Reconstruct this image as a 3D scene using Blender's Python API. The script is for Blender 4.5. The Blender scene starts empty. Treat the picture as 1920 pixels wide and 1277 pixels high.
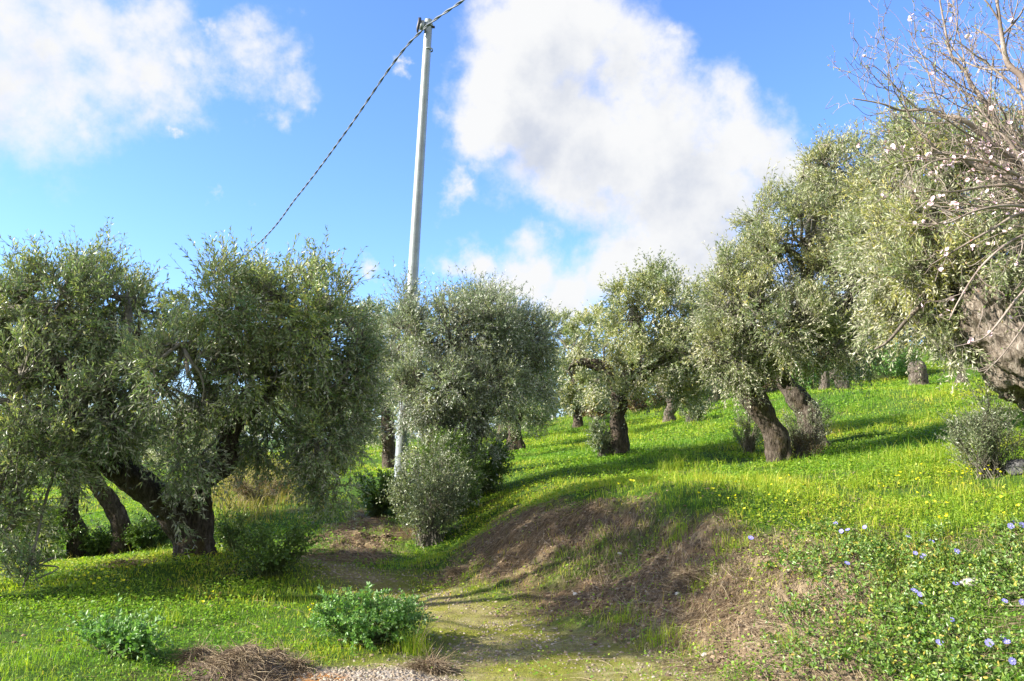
import bpy, math, random
import numpy as np
from mathutils import Vector
R = math.radians
rng = np.random.default_rng(11)
random.seed(5)

# ------------------------------------------------------------------ camera, sky, sun, exposure
scene = bpy.context.scene
COL = scene.collection
F_PX, CX, CY = 1500.0, 960.0, 638.5
PITCH = R(6.9)
EYE = np.array([0.0, 0.0, 1.6])
cam_d = bpy.data.cameras.new('camera')
cam_d.sensor_width = 36.0
cam_d.lens = 36.0 * F_PX / 1920.0
cam_d.clip_start = 0.05
cam_d.clip_end = 3000
cam = bpy.data.objects.new('camera', cam_d)
COL.objects.link(cam)
cam.location = EYE
cam.rotation_euler = (R(90) + PITCH, 0, 0)
scene.camera = cam
scene.render.engine = 'CYCLES'
scene.cycles.max_bounces = 6
scene.cycles.transparent_max_bounces = 4
scene.cycles.diffuse_bounces = 3
scene.cycles.glossy_bounces = 2
scene.cycles.transmission_bounces = 3
scene.cycles.caustics_reflective = False
scene.cycles.caustics_refractive = False
scene.view_settings.view_transform = 'Standard'
scene.view_settings.look = 'None'
scene.view_settings.gamma = 1.0
scene.view_settings.exposure = 1.4

SUN_EL = R(30)
SUN_DIR = np.array([-0.97, -0.17, 0.0]); SUN_DIR /= np.linalg.norm(SUN_DIR)
SUN_DIR = np.array([SUN_DIR[0]*math.cos(SUN_EL), SUN_DIR[1]*math.cos(SUN_EL), math.sin(SUN_EL)])
sun_d = bpy.data.lights.new('sun', 'SUN')
sun_d.energy = 5.0
sun_d.angle = R(0.53)
sun_d.color = (1.0, 0.94, 0.84)
sun = bpy.data.objects.new('sun', sun_d)
COL.objects.link(sun)
sun.rotation_euler = Vector(SUN_DIR).to_track_quat('Z', 'Y').to_euler()
sun.location = (-20, 5, 20)


def ray(px, py):
    u = (px - CX) / F_PX; v = (CY - py) / F_PX
    return np.array([u, math.cos(PITCH) - v*math.sin(PITCH), math.sin(PITCH) + v*math.cos(PITCH)])


def P(px, py, Y):
    """real point that lies at distance Y in front of the camera's standpoint, seen at a photo pixel"""
    r = ray(px, py)
    return EYE + r * (Y / r[1])


def project(x, y, z):
    dz = z - 1.6
    f = y*math.cos(PITCH) + dz*math.sin(PITCH)
    u = -y*math.sin(PITCH) + dz*math.cos(PITCH)
    return CX + F_PX*x/f, CY - F_PX*u/f


# ---- world
world = bpy.data.worlds.new('World')
scene.world = world
world.use_nodes = True
wn = world.node_tree
wn.nodes.clear()


def nmath(nt, op, a, b=None, c=None):
    n = nt.nodes.new('ShaderNodeMath'); n.operation = op
    for i, v in enumerate((a, b, c)):
        if v is None: continue
        if isinstance(v, (int, float)): n.inputs[i].default_value = v
        else: nt.links.new(v, n.inputs[i])
    return n.outputs[0]


# clouds seen in the sky: direction and angular radius of each puff
puffs = [(1060,70,150),(950,185,105),(1170,140,120),(1060,280,150),(1220,290,130),(1370,265,115),(1440,330,80),
         (1320,400,120),(1090,350,95),(1210,490,110),(1350,520,120),(890,255,62),(835,335,42),(860,330,30),(990,440,30),(1030,390,60),
         (1010,505,80),(885,487,52),(1110,570,70),(960,545,60),(762,190,22),(760,165,18),(1245,60,40),(1010,60,110),(930,110,50),(1480,290,40),
         (40,60,170),(170,70,130),(255,50,95),(60,170,90),(285,140,80),(480,110,62),(530,150,55),(425,150,55),
         (360,155,70),(545,205,40),(575,225,25),(510,220,35),(30,215,30),(15,235,26),(75,205,24),(345,235,13),(405,380,14),(460,375,15),
         (690,510,24),(735,535,26),(1500,560,60),(1600,620,80),(-120,120,180),(-260,300,120),(420,75,20)]
behind = [((-0.5, -0.8, 0.45), 0.55), ((0.5, -0.85, 0.35), 0.5), ((0.0, -0.75, 0.75), 0.45), ((0.9, -0.35, 0.5), 0.4), ((-0.9, -0.4, 0.15), 0.25), ((0.15, -0.2, 1.0), 0.3), ((0.9, 0.1, 0.9), 0.3)]  # unseen clouds added behind the camera to brighten and whiten the fill light
grp = bpy.data.node_groups.new('cloud_field', 'ShaderNodeTree')
grp.interface.new_socket('dir', in_out='INPUT', socket_type='NodeSocketVector')
grp.interface.new_socket('field', in_out='OUTPUT', socket_type='NodeSocketFloat')
gi = grp.nodes.new('NodeGroupInput'); go = grp.nodes.new('NodeGroupOutput')
nz = grp.nodes.new('ShaderNodeTexNoise'); nz.inputs['Scale'].default_value = 7.0
nz.inputs['Detail'].default_value = 7.0; nz.inputs['Roughness'].default_value = 0.62
grp.links.new(gi.outputs[0], nz.inputs['Vector'])
wz = grp.nodes.new('ShaderNodeTexNoise'); wz.inputs['Scale'].default_value = 9.0
wz.inputs['Detail'].default_value = 6.0; wz.inputs['Roughness'].default_value = 0.6
grp.links.new(gi.outputs[0], wz.inputs['Vector'])
wm = grp.nodes.new('ShaderNodeVectorMath'); wm.operation = 'MULTIPLY_ADD'
grp.links.new(wz.outputs['Color'], wm.inputs[0]); wm.inputs[1].default_value = (0.17,)*3; wm.inputs[2].default_value = (-0.085,)*3
wa_ = grp.nodes.new('ShaderNodeVectorMath'); wa_.operation = 'ADD'
grp.links.new(gi.outputs[0], wa_.inputs[0]); grp.links.new(wm.outputs[0], wa_.inputs[1])
acc = None
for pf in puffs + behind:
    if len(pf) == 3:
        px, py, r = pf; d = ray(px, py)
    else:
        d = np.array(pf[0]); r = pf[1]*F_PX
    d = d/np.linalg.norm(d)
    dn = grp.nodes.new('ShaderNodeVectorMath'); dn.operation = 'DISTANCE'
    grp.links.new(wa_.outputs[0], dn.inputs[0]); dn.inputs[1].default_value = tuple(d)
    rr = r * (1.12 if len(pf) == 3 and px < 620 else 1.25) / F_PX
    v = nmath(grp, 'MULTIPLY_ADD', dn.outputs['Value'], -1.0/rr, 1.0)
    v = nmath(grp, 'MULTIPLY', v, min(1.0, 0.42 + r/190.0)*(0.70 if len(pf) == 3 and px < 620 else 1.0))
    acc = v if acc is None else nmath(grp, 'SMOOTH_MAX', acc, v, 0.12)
n2 = nmath(grp, 'MULTIPLY_ADD', nz.outputs['Fac'], 1.5, -0.80)
fld = nmath(grp, 'ADD', acc, n2)
grp.links.new(fld, go.inputs[0])

tc = wn.nodes.new('ShaderNodeTexCoord')
nrm = wn.nodes.new('ShaderNodeVectorMath'); nrm.operation = 'NORMALIZE'
wn.links.new(tc.outputs['Generated'], nrm.inputs[0])


def field_at(off):
    g = wn.nodes.new('ShaderNodeGroup'); g.node_tree = grp
    if off is None:
        wn.links.new(nrm.outputs[0], g.inputs[0])
    else:
        a = wn.nodes.new('ShaderNodeVectorMath'); a.operation = 'ADD'
        wn.links.new(nrm.outputs[0], a.inputs[0]); a.inputs[1].default_value = off
        wn.links.new(a.outputs[0], g.inputs[0])
    return g.outputs[0]


fA = field_at(None)
fB = field_at((-0.035, 0.0, 0.05))


def mrange(nt, v, a, b, c=0.0, d=1.0, kind='SMOOTHSTEP'):
    n = nt.nodes.new('ShaderNodeMapRange'); n.interpolation_type = kind
    nt.links.new(v, n.inputs[0])
    n.inputs[1].default_value = a; n.inputs[2].default_value = b
    n.inputs[3].default_value = c; n.inputs[4].default_value = d
    return n.outputs[0]


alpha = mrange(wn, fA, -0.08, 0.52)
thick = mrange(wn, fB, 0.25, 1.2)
sky = wn.nodes.new('ShaderNodeTexSky'); sky.sky_type = 'NISHITA'
sky.sun_disc = False
sky.sun_elevation = SUN_EL
sky.sun_rotation = math.atan2(SUN_DIR[0], SUN_DIR[1])
sky.air_density = 1.0; sky.dust_density = 0.6; sky.ozone_density = 2.0
tint = wn.nodes.new('ShaderNodeMix'); tint.data_type = 'RGBA'; tint.blend_type = 'MULTIPLY'
tint.inputs[0].default_value = 1.0
wn.links.new(sky.outputs[0], tint.inputs[6]); tint.inputs[7].default_value = (0.49, 0.64, 0.98, 1)
cc = wn.nodes.new('ShaderNodeMix'); cc.data_type = 'RGBA'
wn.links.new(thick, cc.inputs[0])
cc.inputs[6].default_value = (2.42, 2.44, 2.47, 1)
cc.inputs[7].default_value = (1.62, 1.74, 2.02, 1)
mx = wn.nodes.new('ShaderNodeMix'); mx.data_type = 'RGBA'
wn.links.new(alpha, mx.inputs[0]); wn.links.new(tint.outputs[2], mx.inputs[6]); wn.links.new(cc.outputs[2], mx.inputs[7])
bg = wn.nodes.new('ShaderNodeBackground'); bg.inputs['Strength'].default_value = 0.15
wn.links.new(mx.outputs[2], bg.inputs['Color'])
wo = wn.nodes.new('ShaderNodeOutputWorld')
wn.links.new(bg.outputs[0], wo.inputs['Surface'])
world.cycles.sampling_method = 'MANUAL'
world.cycles.sample_map_resolution = 512


# ------------------------------------------------------------------ helpers
def norm(a):
    return a / np.maximum(np.linalg.norm(a, axis=-1, keepdims=True), 1e-9)


def hash3(ix, iy, iz, seed=0):
    h = (ix.astype(np.int64)*374761393 + iy.astype(np.int64)*668265263 + iz.astype(np.int64)*2147483647 + seed*1442695041) & 0xFFFFFFFF
    h = ((h ^ (h >> 13)) * 1274126177) & 0xFFFFFFFF
    h = ((h ^ (h >> 16)) * 2246822519) & 0xFFFFFFFF
    return (h & 0xFFFF) / 65535.0


def vnoise(p, seed=0):
    i = np.floor(p).astype(np.int64); f = p - i; f = f*f*(3-2*f)
    out = 0
    for dx in (0, 1):
        wx = f[..., 0] if dx else 1-f[..., 0]
        for dy in (0, 1):
            wy = f[..., 1] if dy else 1-f[..., 1]
            for dz in (0, 1):
                wz = f[..., 2] if dz else 1-f[..., 2]
                out = out + wx*wy*wz*hash3(i[..., 0]+dx, i[..., 1]+dy, i[..., 2]+dz, seed)
    return out


def fbm(p, oct=4, seed=0):
    a, s, t = 0.5, 0.0, 0.0
    for o in range(oct):
        s = s + a*vnoise(p*(2.03**o) + 17.3*o, seed+o); t += a; a *= 0.5
    return s/t


def fbm2(x, y, sc, oct=4, seed=0):
    return fbm(np.stack([x*sc, y*sc, np.zeros_like(x)+seed*3.7], -1), oct, seed)


def build(name, V, Fc, mat, parent=None, attrs=None, smooth=False):
    V = np.asarray(V, dtype=np.float32); Fc = np.asarray(Fc, dtype=np.int32)
    me = bpy.data.meshes.new(name)
    n, k = Fc.shape
    me.vertices.add(len(V)); me.vertices.foreach_set('co', V.ravel())
    me.loops.add(n*k); me.loops.foreach_set('vertex_index', Fc.ravel())
    me.polygons.add(n)
    me.polygons.foreach_set('loop_start', np.arange(0, n*k, k, dtype=np.int32))
    me.polygons.foreach_set('loop_total', np.full(n, k, dtype=np.int32))
    if smooth: me.polygons.foreach_set('use_smooth', np.ones(n, dtype=bool))
    if attrs:
        for an, av in attrs.items():
            a = me.attributes.new(an, 'FLOAT', 'POINT')
            a.data.foreach_set('value', np.asarray(av, dtype=np.float32))
    me.update(calc_edges=True)
    me.materials.append(mat)
    o = bpy.data.objects.new(name, me)
    COL.objects.link(o)
    if parent is not None: o.parent = parent
    return o


def tag(o, label=None, cat=None, group=None, kind=None):
    if label: o['label'] = label
    if cat: o['category'] = cat
    if group: o['group'] = group
    if kind: o['kind'] = kind
    return o


def thing(name, label, cat, loc, group=None):
    o = bpy.data.objects.new(name, None)
    o.empty_display_size = 0.2
    COL.objects.link(o); o.location = tuple(loc)
    return tag(o, label, cat, group)


class Acc:
    """collects vertices and same-sized faces for one mesh; coordinates are world, the build subtracts the parent's place"""
    def __init__(s): s.V = []; s.F = []; s.A = {}; s.n = 0
    def add(s, V, Fc, **attrs):
        V = np.asarray(V, float).reshape(-1, 3)
        s.V.append(V); s.F.append(np.asarray(Fc, int) + s.n); s.n += len(V)
        for k, v in attrs.items():
            s.A.setdefault(k, []).append(np.broadcast_to(np.asarray(v, float), (len(V),)))
    def build(s, name, mat, parent=None, smooth=False):
        V = np.concatenate(s.V)
        if parent is not None: V = V - np.array(parent.location)
        A = {k: np.concatenate(v) for k, v in s.A.items()}
        return build(name, V, np.concatenate(s.F), mat, parent, A, smooth)


def catmull(pts, n):
    pts = np.asarray(pts, float)
    q = np.vstack([2*pts[0]-pts[1], pts, 2*pts[-1]-pts[-2]])
    out = []
    m = len(pts)-1
    for i in range(m):
        p0, p1, p2, p3 = q[i], q[i+1], q[i+2], q[i+3]
        for t in np.linspace(0, 1, n, endpoint=(i == m-1)):
            out.append(0.5*((2*p1) + (p2-p0)*t + (2*p0-5*p1+4*p2-p3)*t*t + (3*p1-p0-3*p2+p3)*t**3))
    return np.array(out)


def frames(C):
    T = np.gradient(C, axis=0); T = norm(T)
    N = np.zeros_like(T)
    a = np.array([1.0, 0, 0]) if abs(T[0][0]) < 0.8 else np.array([0, 1.0, 0])
    n = a - T[0]*a.dot(T[0]); n /= np.linalg.norm(n); N[0] = n
    for i in range(1, len(C)):
        n = N[i-1] - T[i]*N[i-1].dot(T[i]); N[i] = n/np.linalg.norm(n)
    return T, N, np.cross(T, N)


def tube(acc, pts, rad, sides=8, seg=6, gnarl=0.0, flare=0.0, seed=0, cap=True, attr=0.5):
    """pts: control points, rad: radius per control point"""
    ctl = np.hstack([np.asarray(pts, float), np.asarray(rad, float)[:, None]])
    S = catmull(ctl, seg)
    C = S[:, :3]; r = np.maximum(S[:, 3], 0.0008)
    T, N, B = frames(C)
    m = len(C)
    th = np.linspace(0, 2*math.pi, sides, endpoint=False)
    ct, st = np.cos(th), np.sin(th)
    dirs = N[:, None, :]*ct[None, :, None] + B[:, None, :]*st[None, :, None]
    L = np.concatenate([[0], np.cumsum(np.linalg.norm(np.diff(C, axis=0), axis=1))])
    rr = np.repeat(r[:, None], sides, 1)
    if gnarl > 0:
        ph = seed*1.7
        tw = L[:, None]*1.6
        a = th[None, :]
        lob = 0.16*np.sin(3*a + tw + ph) + 0.10*np.sin(5*a - 1.3*tw + 2*ph) + 0.07*np.sin(9*a + 2.2*tw + ph)
        base = C[:, None, :] + dirs*rr[..., None]
        nn = fbm(base*3.2 + seed*5.1, 4, seed) - 0.5
        # furrows that run along the wood
        q = np.stack([np.cos(a + 0.5*tw)*3.0 + 0*L[:, None], np.sin(a + 0.5*tw)*3.0 + 0*L[:, None], (L[:, None]*2.0 + 0*a)], -1)
        rid = 1 - np.abs(2*fbm(q*1.6 + seed*2.3, 4, seed+9) - 1)
        cav = np.clip(fbm(base*5.5 + seed*3.3, 3, seed+31) - 0.62, 0, 1)
        disp = gnarl*(lob + 1.1*nn + 0.75*(rid-0.75) - 2.6*cav)
        rr = rr*(1 + disp)
    if flare > 0:
        fl = np.exp(-L/0.28)[:, None]
        rr = rr*(1 + flare*fl*(0.55 + 0.6*np.clip(np.sin(5*th[None, :] + seed) + 0.5*np.sin(3*th[None, :]+2*seed), -0.6, 1.5)))
    V = (C[:, None, :] + dirs*rr[..., None]).reshape(-1, 3)
    i = np.arange(m-1)[:, None]; j = np.arange(sides)[None, :]; j2 = (j+1) % sides
    Fq = np.stack([i*sides+j, i*sides+j2, (i+1)*sides+j2, (i+1)*sides+j], -1).reshape(-1, 4)
    acc.add(V, Fq, rnd=attr)
    if cap:
        base_i = (m-1)*sides
        tip = C[-1] + T[-1]*r[-1]*0.6
        ring = V[base_i:base_i+sides]
        ring2 = tip + (ring - C[-1])*0.35
        VV = np.vstack([ring, ring2]); jj = np.arange(sides); jn = (jj+1) % sides
        acc.add(VV, np.stack([jj, jn, sides+jn, sides+jj], -1), rnd=attr)
        if sides % 2 == 0:
            acc.add(ring2, np.array([[0, k, k+1, k+2] for k in range(1, sides-2, 2)]), rnd=attr)
    return C


def thin_tubes(acc, A, M, Bp, r0, r1, seg=5, rnd=0.5):
    """many thin 3-sided curved branches at once; quadratic curves A-M-B"""
    n = len(A)
    t = np.linspace(0, 1, seg+1)[None, :, None]
    C = (1-t)**2*A[:, None] + 2*(1-t)*t*M[:, None] + t*t*Bp[:, None]
    T = norm(2*(1-t)*(M-A)[:, None] + 2*t*(Bp-M)[:, None] + 1e-6)
    up = np.where(np.abs(T[..., 2:3]) > 0.9, np.array([1.0, 0, 0]), np.array([0, 0, 1.0]))
    N = norm(np.cross(T, up)); Bn = np.cross(T, N)
    r = (np.reshape(r0, (-1, 1))*(1-t[..., 0]) + np.reshape(r1, (-1, 1))*t[..., 0])
    V = []
    for a in (0, 2.094, 4.189):
        V.append(C + r[..., None]*(N*math.cos(a) + Bn*math.sin(a)))
    V = np.stack(V, 2)                        # n, seg+1, 3, 3
    base = (np.arange(n)*(seg+1)*3)[:, None, None]
    i = np.arange(seg)[None, :, None]*3; j = np.arange(3)[None, None, :]; j2 = (j+1) % 3
    Fq = np.stack([base+i+j, base+i+j2, base+i+3+j2, base+i+3+j], -1).reshape(-1, 4)
    rv = np.broadcast_to(np.reshape(rnd, (-1, 1, 1)), (n, seg+1, 3)).ravel() if np.ndim(rnd) else rnd
    acc.add(V.reshape(-1, 3), Fq, rnd=rv)


def leaf_cards(acc, Pb, D, N, L, W, rnd, tint=None, oval=False, fold=0.18, curl=0.0):
    n = len(Pb)
    D = norm(D); S = norm(np.cross(D, N)); N = np.cross(S, D)
    L = np.reshape(L*np.ones(n), (n, 1)); W = np.reshape(W*np.ones(n), (n, 1))
    tint = rnd*0 if tint is None else tint
    if not oval:
        v = [Pb, Pb + D*L*0.48 + S*W*0.5 + N*W*fold, Pb + D*L + N*L*curl, Pb + D*L*0.48 - S*W*0.5 + N*W*fold]
        V = np.stack(v, 1); k = 4
        b = np.arange(n)[:, None]*k
        Fc = np.concatenate([np.hstack([b, b+1, b+2]), np.hstack([b, b+2, b+3])])
    else:
        v = [Pb, Pb + D*L*0.28 + S*W*0.44 + N*W*fold, Pb + D*L*0.7 + S*W*0.40 + N*(W*fold + L*curl*.5), Pb + D*L + N*L*curl,
             Pb + D*L*0.7 - S*W*0.40 + N*(W*fold + L*curl*.5), Pb + D*L*0.28 - S*W*0.44 + N*W*fold]
        V = np.stack(v, 1); k = 6
        b = np.arange(n)[:, None]*k
        Fc = np.concatenate([np.hstack([b, b+1, b+2, b+3]), np.hstack([b, b+3, b+4, b+5])])
    acc.add(V.reshape(-1, 3), Fc, rnd=np.repeat(rnd, k), tint=np.repeat(tint, k))


def randdir(n, g=rng):
    return norm(g.normal(size=(n, 3)))


def shoot_leaves(acc, S, D, L, bend, K, leafL, leafW, tint, ang=(0.5, 1.0), oval=False, t0=0.12, g=rng):
    n = len(S)
    t = t0 + (1-t0)*(np.arange(K)+0.5)/K
    bend = np.asarray(bend)
    for side in (0, 1):
        pos = S[:, None] + D[:, None]*(L[:, None]*t[None])[..., None] + bend[:, None]*(t[None, :, None]**2)
        tan = norm(D[:, None]*L[:, None, None] + 2*bend[:, None]*t[None, :, None])
        ref = norm(g.normal(size=(n, 1, 3)) + 0*tan)
        s1 = norm(np.cross(tan, ref)); s2 = np.cross(tan, s1)
        ph = (np.arange(K)*1.571)[None, :, None] + side*math.pi + g.normal(0, .35, (n, K, 1))
        sd = s1*np.cos(ph) + s2*np.sin(ph)
        a = g.uniform(ang[0], ang[1], (n, K, 1))
        ld = tan*np.cos(a) + sd*np.sin(a)
        ln = norm(np.cross(ld, np.cross(tan, ld)) + g.normal(0, .45, (n, K, 3)))
        taper = (0.65 + 0.5*np.sin(math.pi*np.clip(t*0.85+0.1, 0, 1)))[None]
        LL = leafL*taper*g.uniform(0.75, 1.2, (n, K))
        WW = leafW*taper*g.uniform(0.8, 1.2, (n, K))
        leaf_cards(acc, pos.reshape(-1, 3), ld.reshape(-1, 3), ln.reshape(-1, 3), LL.ravel(), WW.ravel(),
                   g.random(n*K), np.repeat(tint, K), oval=oval)


# ------------------------------------------------------------------ materials
def new_mat(name):
    m = bpy.data.materials.new(name); m.use_nodes = True
    m.node_tree.nodes.clear()
    return m, m.node_tree


def attr_out(nt, name):
    a = nt.nodes.new('ShaderNodeAttribute'); a.attribute_name = name
    return a.outputs['Fac']


def ramp(nt, fac, stops, interp='LINEAR'):
    r = nt.nodes.new('ShaderNodeValToRGB'); r.color_ramp.interpolation = interp
    e = r.color_ramp.elements
    while len(e) < len(stops): e.new(0.5)
    for i, (p, c) in enumerate(stops):
        e[i].position = p; e[i].color = (*c, 1)
    nt.links.new(fac, r.inputs[0])
    return r.outputs[0]


def mixc(nt, fac, a, b, mode='MIX'):
    n = nt.nodes.new('ShaderNodeMix'); n.data_type = 'RGBA'; n.blend_type = mode
    for idx, v in ((0, fac), (6, a), (7, b)):
        if isinstance(v, (int, float)): n.inputs[idx].default_value = v
        elif isinstance(v, tuple): n.inputs[idx].default_value = (*v, 1)
        else: nt.links.new(v, n.inputs[idx])
    return n.outputs[2]


def leaf_mat(name, top, back=None, rough=0.42, trans=0.22, tints=None, spec=0.4):
    """top: ramp over the per-leaf random value, back: colour of the underside, tints: ramp over the per-shoot tint"""
    m, nt = new_mat(name)
    col = ramp(nt, attr_out(nt, 'rnd'), top)
    if tints:
        col = mixc(nt, 1.0, col, ramp(nt, attr_out(nt, 'tint'), tints), 'MULTIPLY')
    front = col
    if back:
        g = nt.nodes.new('ShaderNodeNewGeometry')
        col = mixc(nt, g.outputs['Backfacing'], col, back)
    p = nt.nodes.new('ShaderNodeBsdfPrincipled')
    nt.links.new(col, p.inputs['Base Color'])
    p.inputs['Roughness'].default_value = rough
    p.inputs['Specular IOR Level'].default_value = spec
    t = nt.nodes.new('ShaderNodeBsdfTranslucent')
    bright = mixc(nt, 1.0, front, (1.7, 1.9, 0.8), 'MULTIPLY')
    nt.links.new(bright, t.inputs['Color'])
    mx = nt.nodes.new('ShaderNodeMixShader'); mx.inputs[0].default_value = trans
    nt.links.new(p.outputs[0], mx.inputs[1]); nt.links.new(t.outputs[0], mx.inputs[2])
    o = nt.nodes.new('ShaderNodeOutputMaterial'); nt.links.new(mx.outputs[0], o.inputs[0])
    return m


def noise_n(nt, scale, detail=5, rough=0.6, vec=None, dist=0.0):
    n = nt.nodes.new('ShaderNodeTexNoise'); n.inputs['Scale'].default_value = scale
    n.inputs['Detail'].default_value = detail; n.inputs['Roughness'].default_value = rough
    n.inputs['Distortion'].default_value = dist
    if vec is None:
        tcn = nt.nodes.new('ShaderNodeTexCoord'); vec = tcn.outputs['Object']
    nt.links.new(vec, n.inputs['Vector'])
    return n.outputs['Fac']


def bump(nt, h, strength, dist):
    b = nt.nodes.new('ShaderNodeBump'); b.inputs['Strength'].default_value = strength
    b.inputs['Distance'].default_value = dist
    nt.links.new(h, b.inputs['Height'])
    return b.outputs[0]


def simple_mat(name, col, rough=0.8, metal=0.0, nscale=None, ncol=None, bumps=None, spec=0.3):
    m, nt = new_mat(name)
    p = nt.nodes.new('ShaderNodeBsdfPrincipled')
    p.inputs['Roughness'].default_value = rough; p.inputs['Metallic'].default_value = metal
    p.inputs['Specular IOR Level'].default_value = spec
    if nscale:
        f = mrange(nt, noise_n(nt, nscale), 0.3, 0.7)
        nt.links.new(mixc(nt, f, col, ncol), p.inputs['Base Color'])
    else:
        p.inputs['Base Color'].default_value = (*col, 1)
    if bumps:
        nt.links.new(bump(nt, noise_n(nt, bumps[0]), bumps[1], bumps[2]), p.inputs['Normal'])
    o = nt.nodes.new('ShaderNodeOutputMaterial'); nt.links.new(p.outputs[0], o.inputs[0])
    return m


def bark_mat(name, c0, c1, c2, moss=(0.10, 0.075, 0.02), mossamt=0.3):
    m, nt = new_mat(name)
    tcn = nt.nodes.new('ShaderNodeTexCoord')
    mp = nt.nodes.new('ShaderNodeMapping'); mp.inputs['Scale'].default_value = (1, 1, 0.28)
    nt.links.new(tcn.outputs['Object'], mp.inputs[0])
    a = noise_n(nt, 26, 8, 0.72, mp.outputs[0], 0.6)
    b = noise_n(nt, 5, 4, 0.6)
    c = noise_n(nt, 70, 4, 0.7, mp.outputs[0])
    col = ramp(nt, mrange(nt, a, 0.36, 0.64, kind='LINEAR'), [(0.0, c0), (0.5, c1), (1.0, c2)])
    col = mixc(nt, nmath(nt, 'MULTIPLY', mrange(nt, b, 0.52, 0.68), mossamt), col, moss)
    v = nt.nodes.new('ShaderNodeTexVoronoi'); v.inputs['Scale'].default_value = 14
    nt.links.new(mp.outputs[0], v.inputs['Vector'])
    h = nmath(nt, 'ADD', a, nmath(nt, 'MULTIPLY', c, 0.35))
    h = nmath(nt, 'ADD', h, nmath(nt, 'MULTIPLY', v.outputs['Distance'], 0.5))
    p = nt.nodes.new('ShaderNodeBsdfPrincipled')
    nt.links.new(col, p.inputs['Base Color']); p.inputs['Roughness'].default_value = 0.92
    p.inputs['Specular IOR Level'].default_value = 0.15
    nt.links.new(bump(nt, h, 1.0, 0.06), p.inputs['Normal'])
    o = nt.nodes.new('ShaderNodeOutputMaterial'); nt.links.new(p.outputs[0], o.inputs[0])
    return m


M_OLIVE = leaf_mat('olive_leaf', [(0, (0.111, 0.161, 0.062)), (0.5, (0.195, 0.261, 0.113)), (0.86, (0.300, 0.369, 0.204)), (1, (0.418, 0.385, 0.122))],
                   (0.44, 0.43, 0.30), 0.36, 0.22, [(0, (0.68, 0.76, 0.72)), (0.5, (1, 1, 1)), (1, (1.45, 1.30, 0.95))], 0.45)
M_OLIVE_LIGHT = leaf_mat('olive_leaf_pale', [(0, (0.143, 0.175, 0.075)), (0.5, (0.247, 0.281, 0.136)), (0.96, (0.361, 0.382, 0.217)), (1, (0.495, 0.403, 0.095))],
                   (0.56, 0.54, 0.38), 0.40, 0.24, [(0, (0.70, 0.78, 0.72)), (0.5, (1, 1, 1)), (1, (1.4, 1.18, 0.70))], 0.38)
M_OLIVE_GREY = leaf_mat('olive_leaf_silver', [(0, (0.123, 0.159, 0.089)), (0.5, (0.209, 0.254, 0.152)), (0.92, (0.314, 0.360, 0.253)), (1, (0.380, 0.340, 0.152))],
                   (0.582, 0.590, 0.497), 0.40, 0.2, [(0, (0.68, 0.76, 0.75)), (0.5, (1, 1, 1)), (1, (1.3, 1.2, 0.95))], 0.4)
M_BUSH = leaf_mat('bush_leaf', [(0, (0.05, 0.10, 0.018)), (0.6, (0.10, 0.17, 0.03)), (1, (0.19, 0.27, 0.05))], (0.16, 0.22, 0.07), 0.33, 0.22)
M_BUSH_GREY = leaf_mat('bush_leaf_grey', [(0, (0.09, 0.12, 0.05)), (0.6, (0.16, 0.20, 0.09)), (1, (0.28, 0.30, 0.16))], (0.38, 0.40, 0.28), 0.34, 0.18)
M_HERB = leaf_mat('herb_leaf', [(0, (0.09, 0.20, 0.04)), (0.6, (0.15, 0.29, 0.07)), (1, (0.25, 0.38, 0.10))], (0.22, 0.34, 0.14), 0.4, 0.25)
M_VINCA = leaf_mat('periwinkle_leaf', [(0, (0.06, 0.13, 0.02)), (0.5, (0.13, 0.23, 0.035)), (0.85, (0.21, 0.29, 0.05)), (0.95, (0.40, 0.36, 0.05)), (1, (0.46, 0.32, 0.08))],
                   (0.22, 0.3, 0.10), 0.36, 0.2)
M_DRYBUSH = leaf_mat('dry_leaf', [(0, (0.10, 0.065, 0.03)), (0.6, (0.19, 0.12, 0.055)), (1, (0.16, 0.17, 0.06))], (0.2, 0.14, 0.08), 0.7, 0.15)
M_GRASS = leaf_mat('grass_blade', [(0, (0.14, 0.24, 0.018)), (0.55, (0.24, 0.35, 0.028)), (0.93, (0.37, 0.43, 0.05)), (1, (0.50, 0.42, 0.12))],
                   None, 0.5, 0.36, [(0, (0.60, 0.80, 0.9)), (0.45, (1, 1, 1)), (0.75, (1.35, 1.14, 1.0)), (1, (1.75, 1.18, 1.9))], 0.25)
M_CLOVER = leaf_mat('clover_leaf', [(0, (0.115, 0.22, 0.018)), (0.6, (0.20, 0.33, 0.028)), (1, (0.33, 0.42, 0.045))],
                   None, 0.5, 0.33, [(0, (0.65, 0.82, 0.9)), (0.5, (1, 1, 1)), (1, (1.7, 1.2, 1.2))], 0.25)
M_STRAW = leaf_mat('dry_straw', [(0, (0.09, 0.062, 0.038)), (0.4, (0.22, 0.155, 0.09)), (0.8, (0.38, 0.29, 0.175)), (1, (0.55, 0.45, 0.29))], None, 0.8, 0.08)
M_DRYGRASS = leaf_mat('dry_grass', [(0, (0.17, 0.16, 0.04)), (0.5, (0.27, 0.22, 0.07)), (1, (0.36, 0.27, 0.11))], None, 0.7, 0.25)
M_BARK = bark_mat('olive_bark', (0.035, 0.027, 0.020), (0.095, 0.075, 0.056), (0.20, 0.165, 0.13), mossamt=0.55)
M_BARK_PALE = bark_mat('weathered_olive_bark', (0.085, 0.068, 0.052), (0.27, 0.22, 0.17), (0.50, 0.43, 0.35), mossamt=0.15)
M_BARK_MID = bark_mat('grey_olive_bark', (0.045, 0.036, 0.028), (0.14, 0.115, 0.09), (0.28, 0.235, 0.19), mossamt=0.3)
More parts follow.
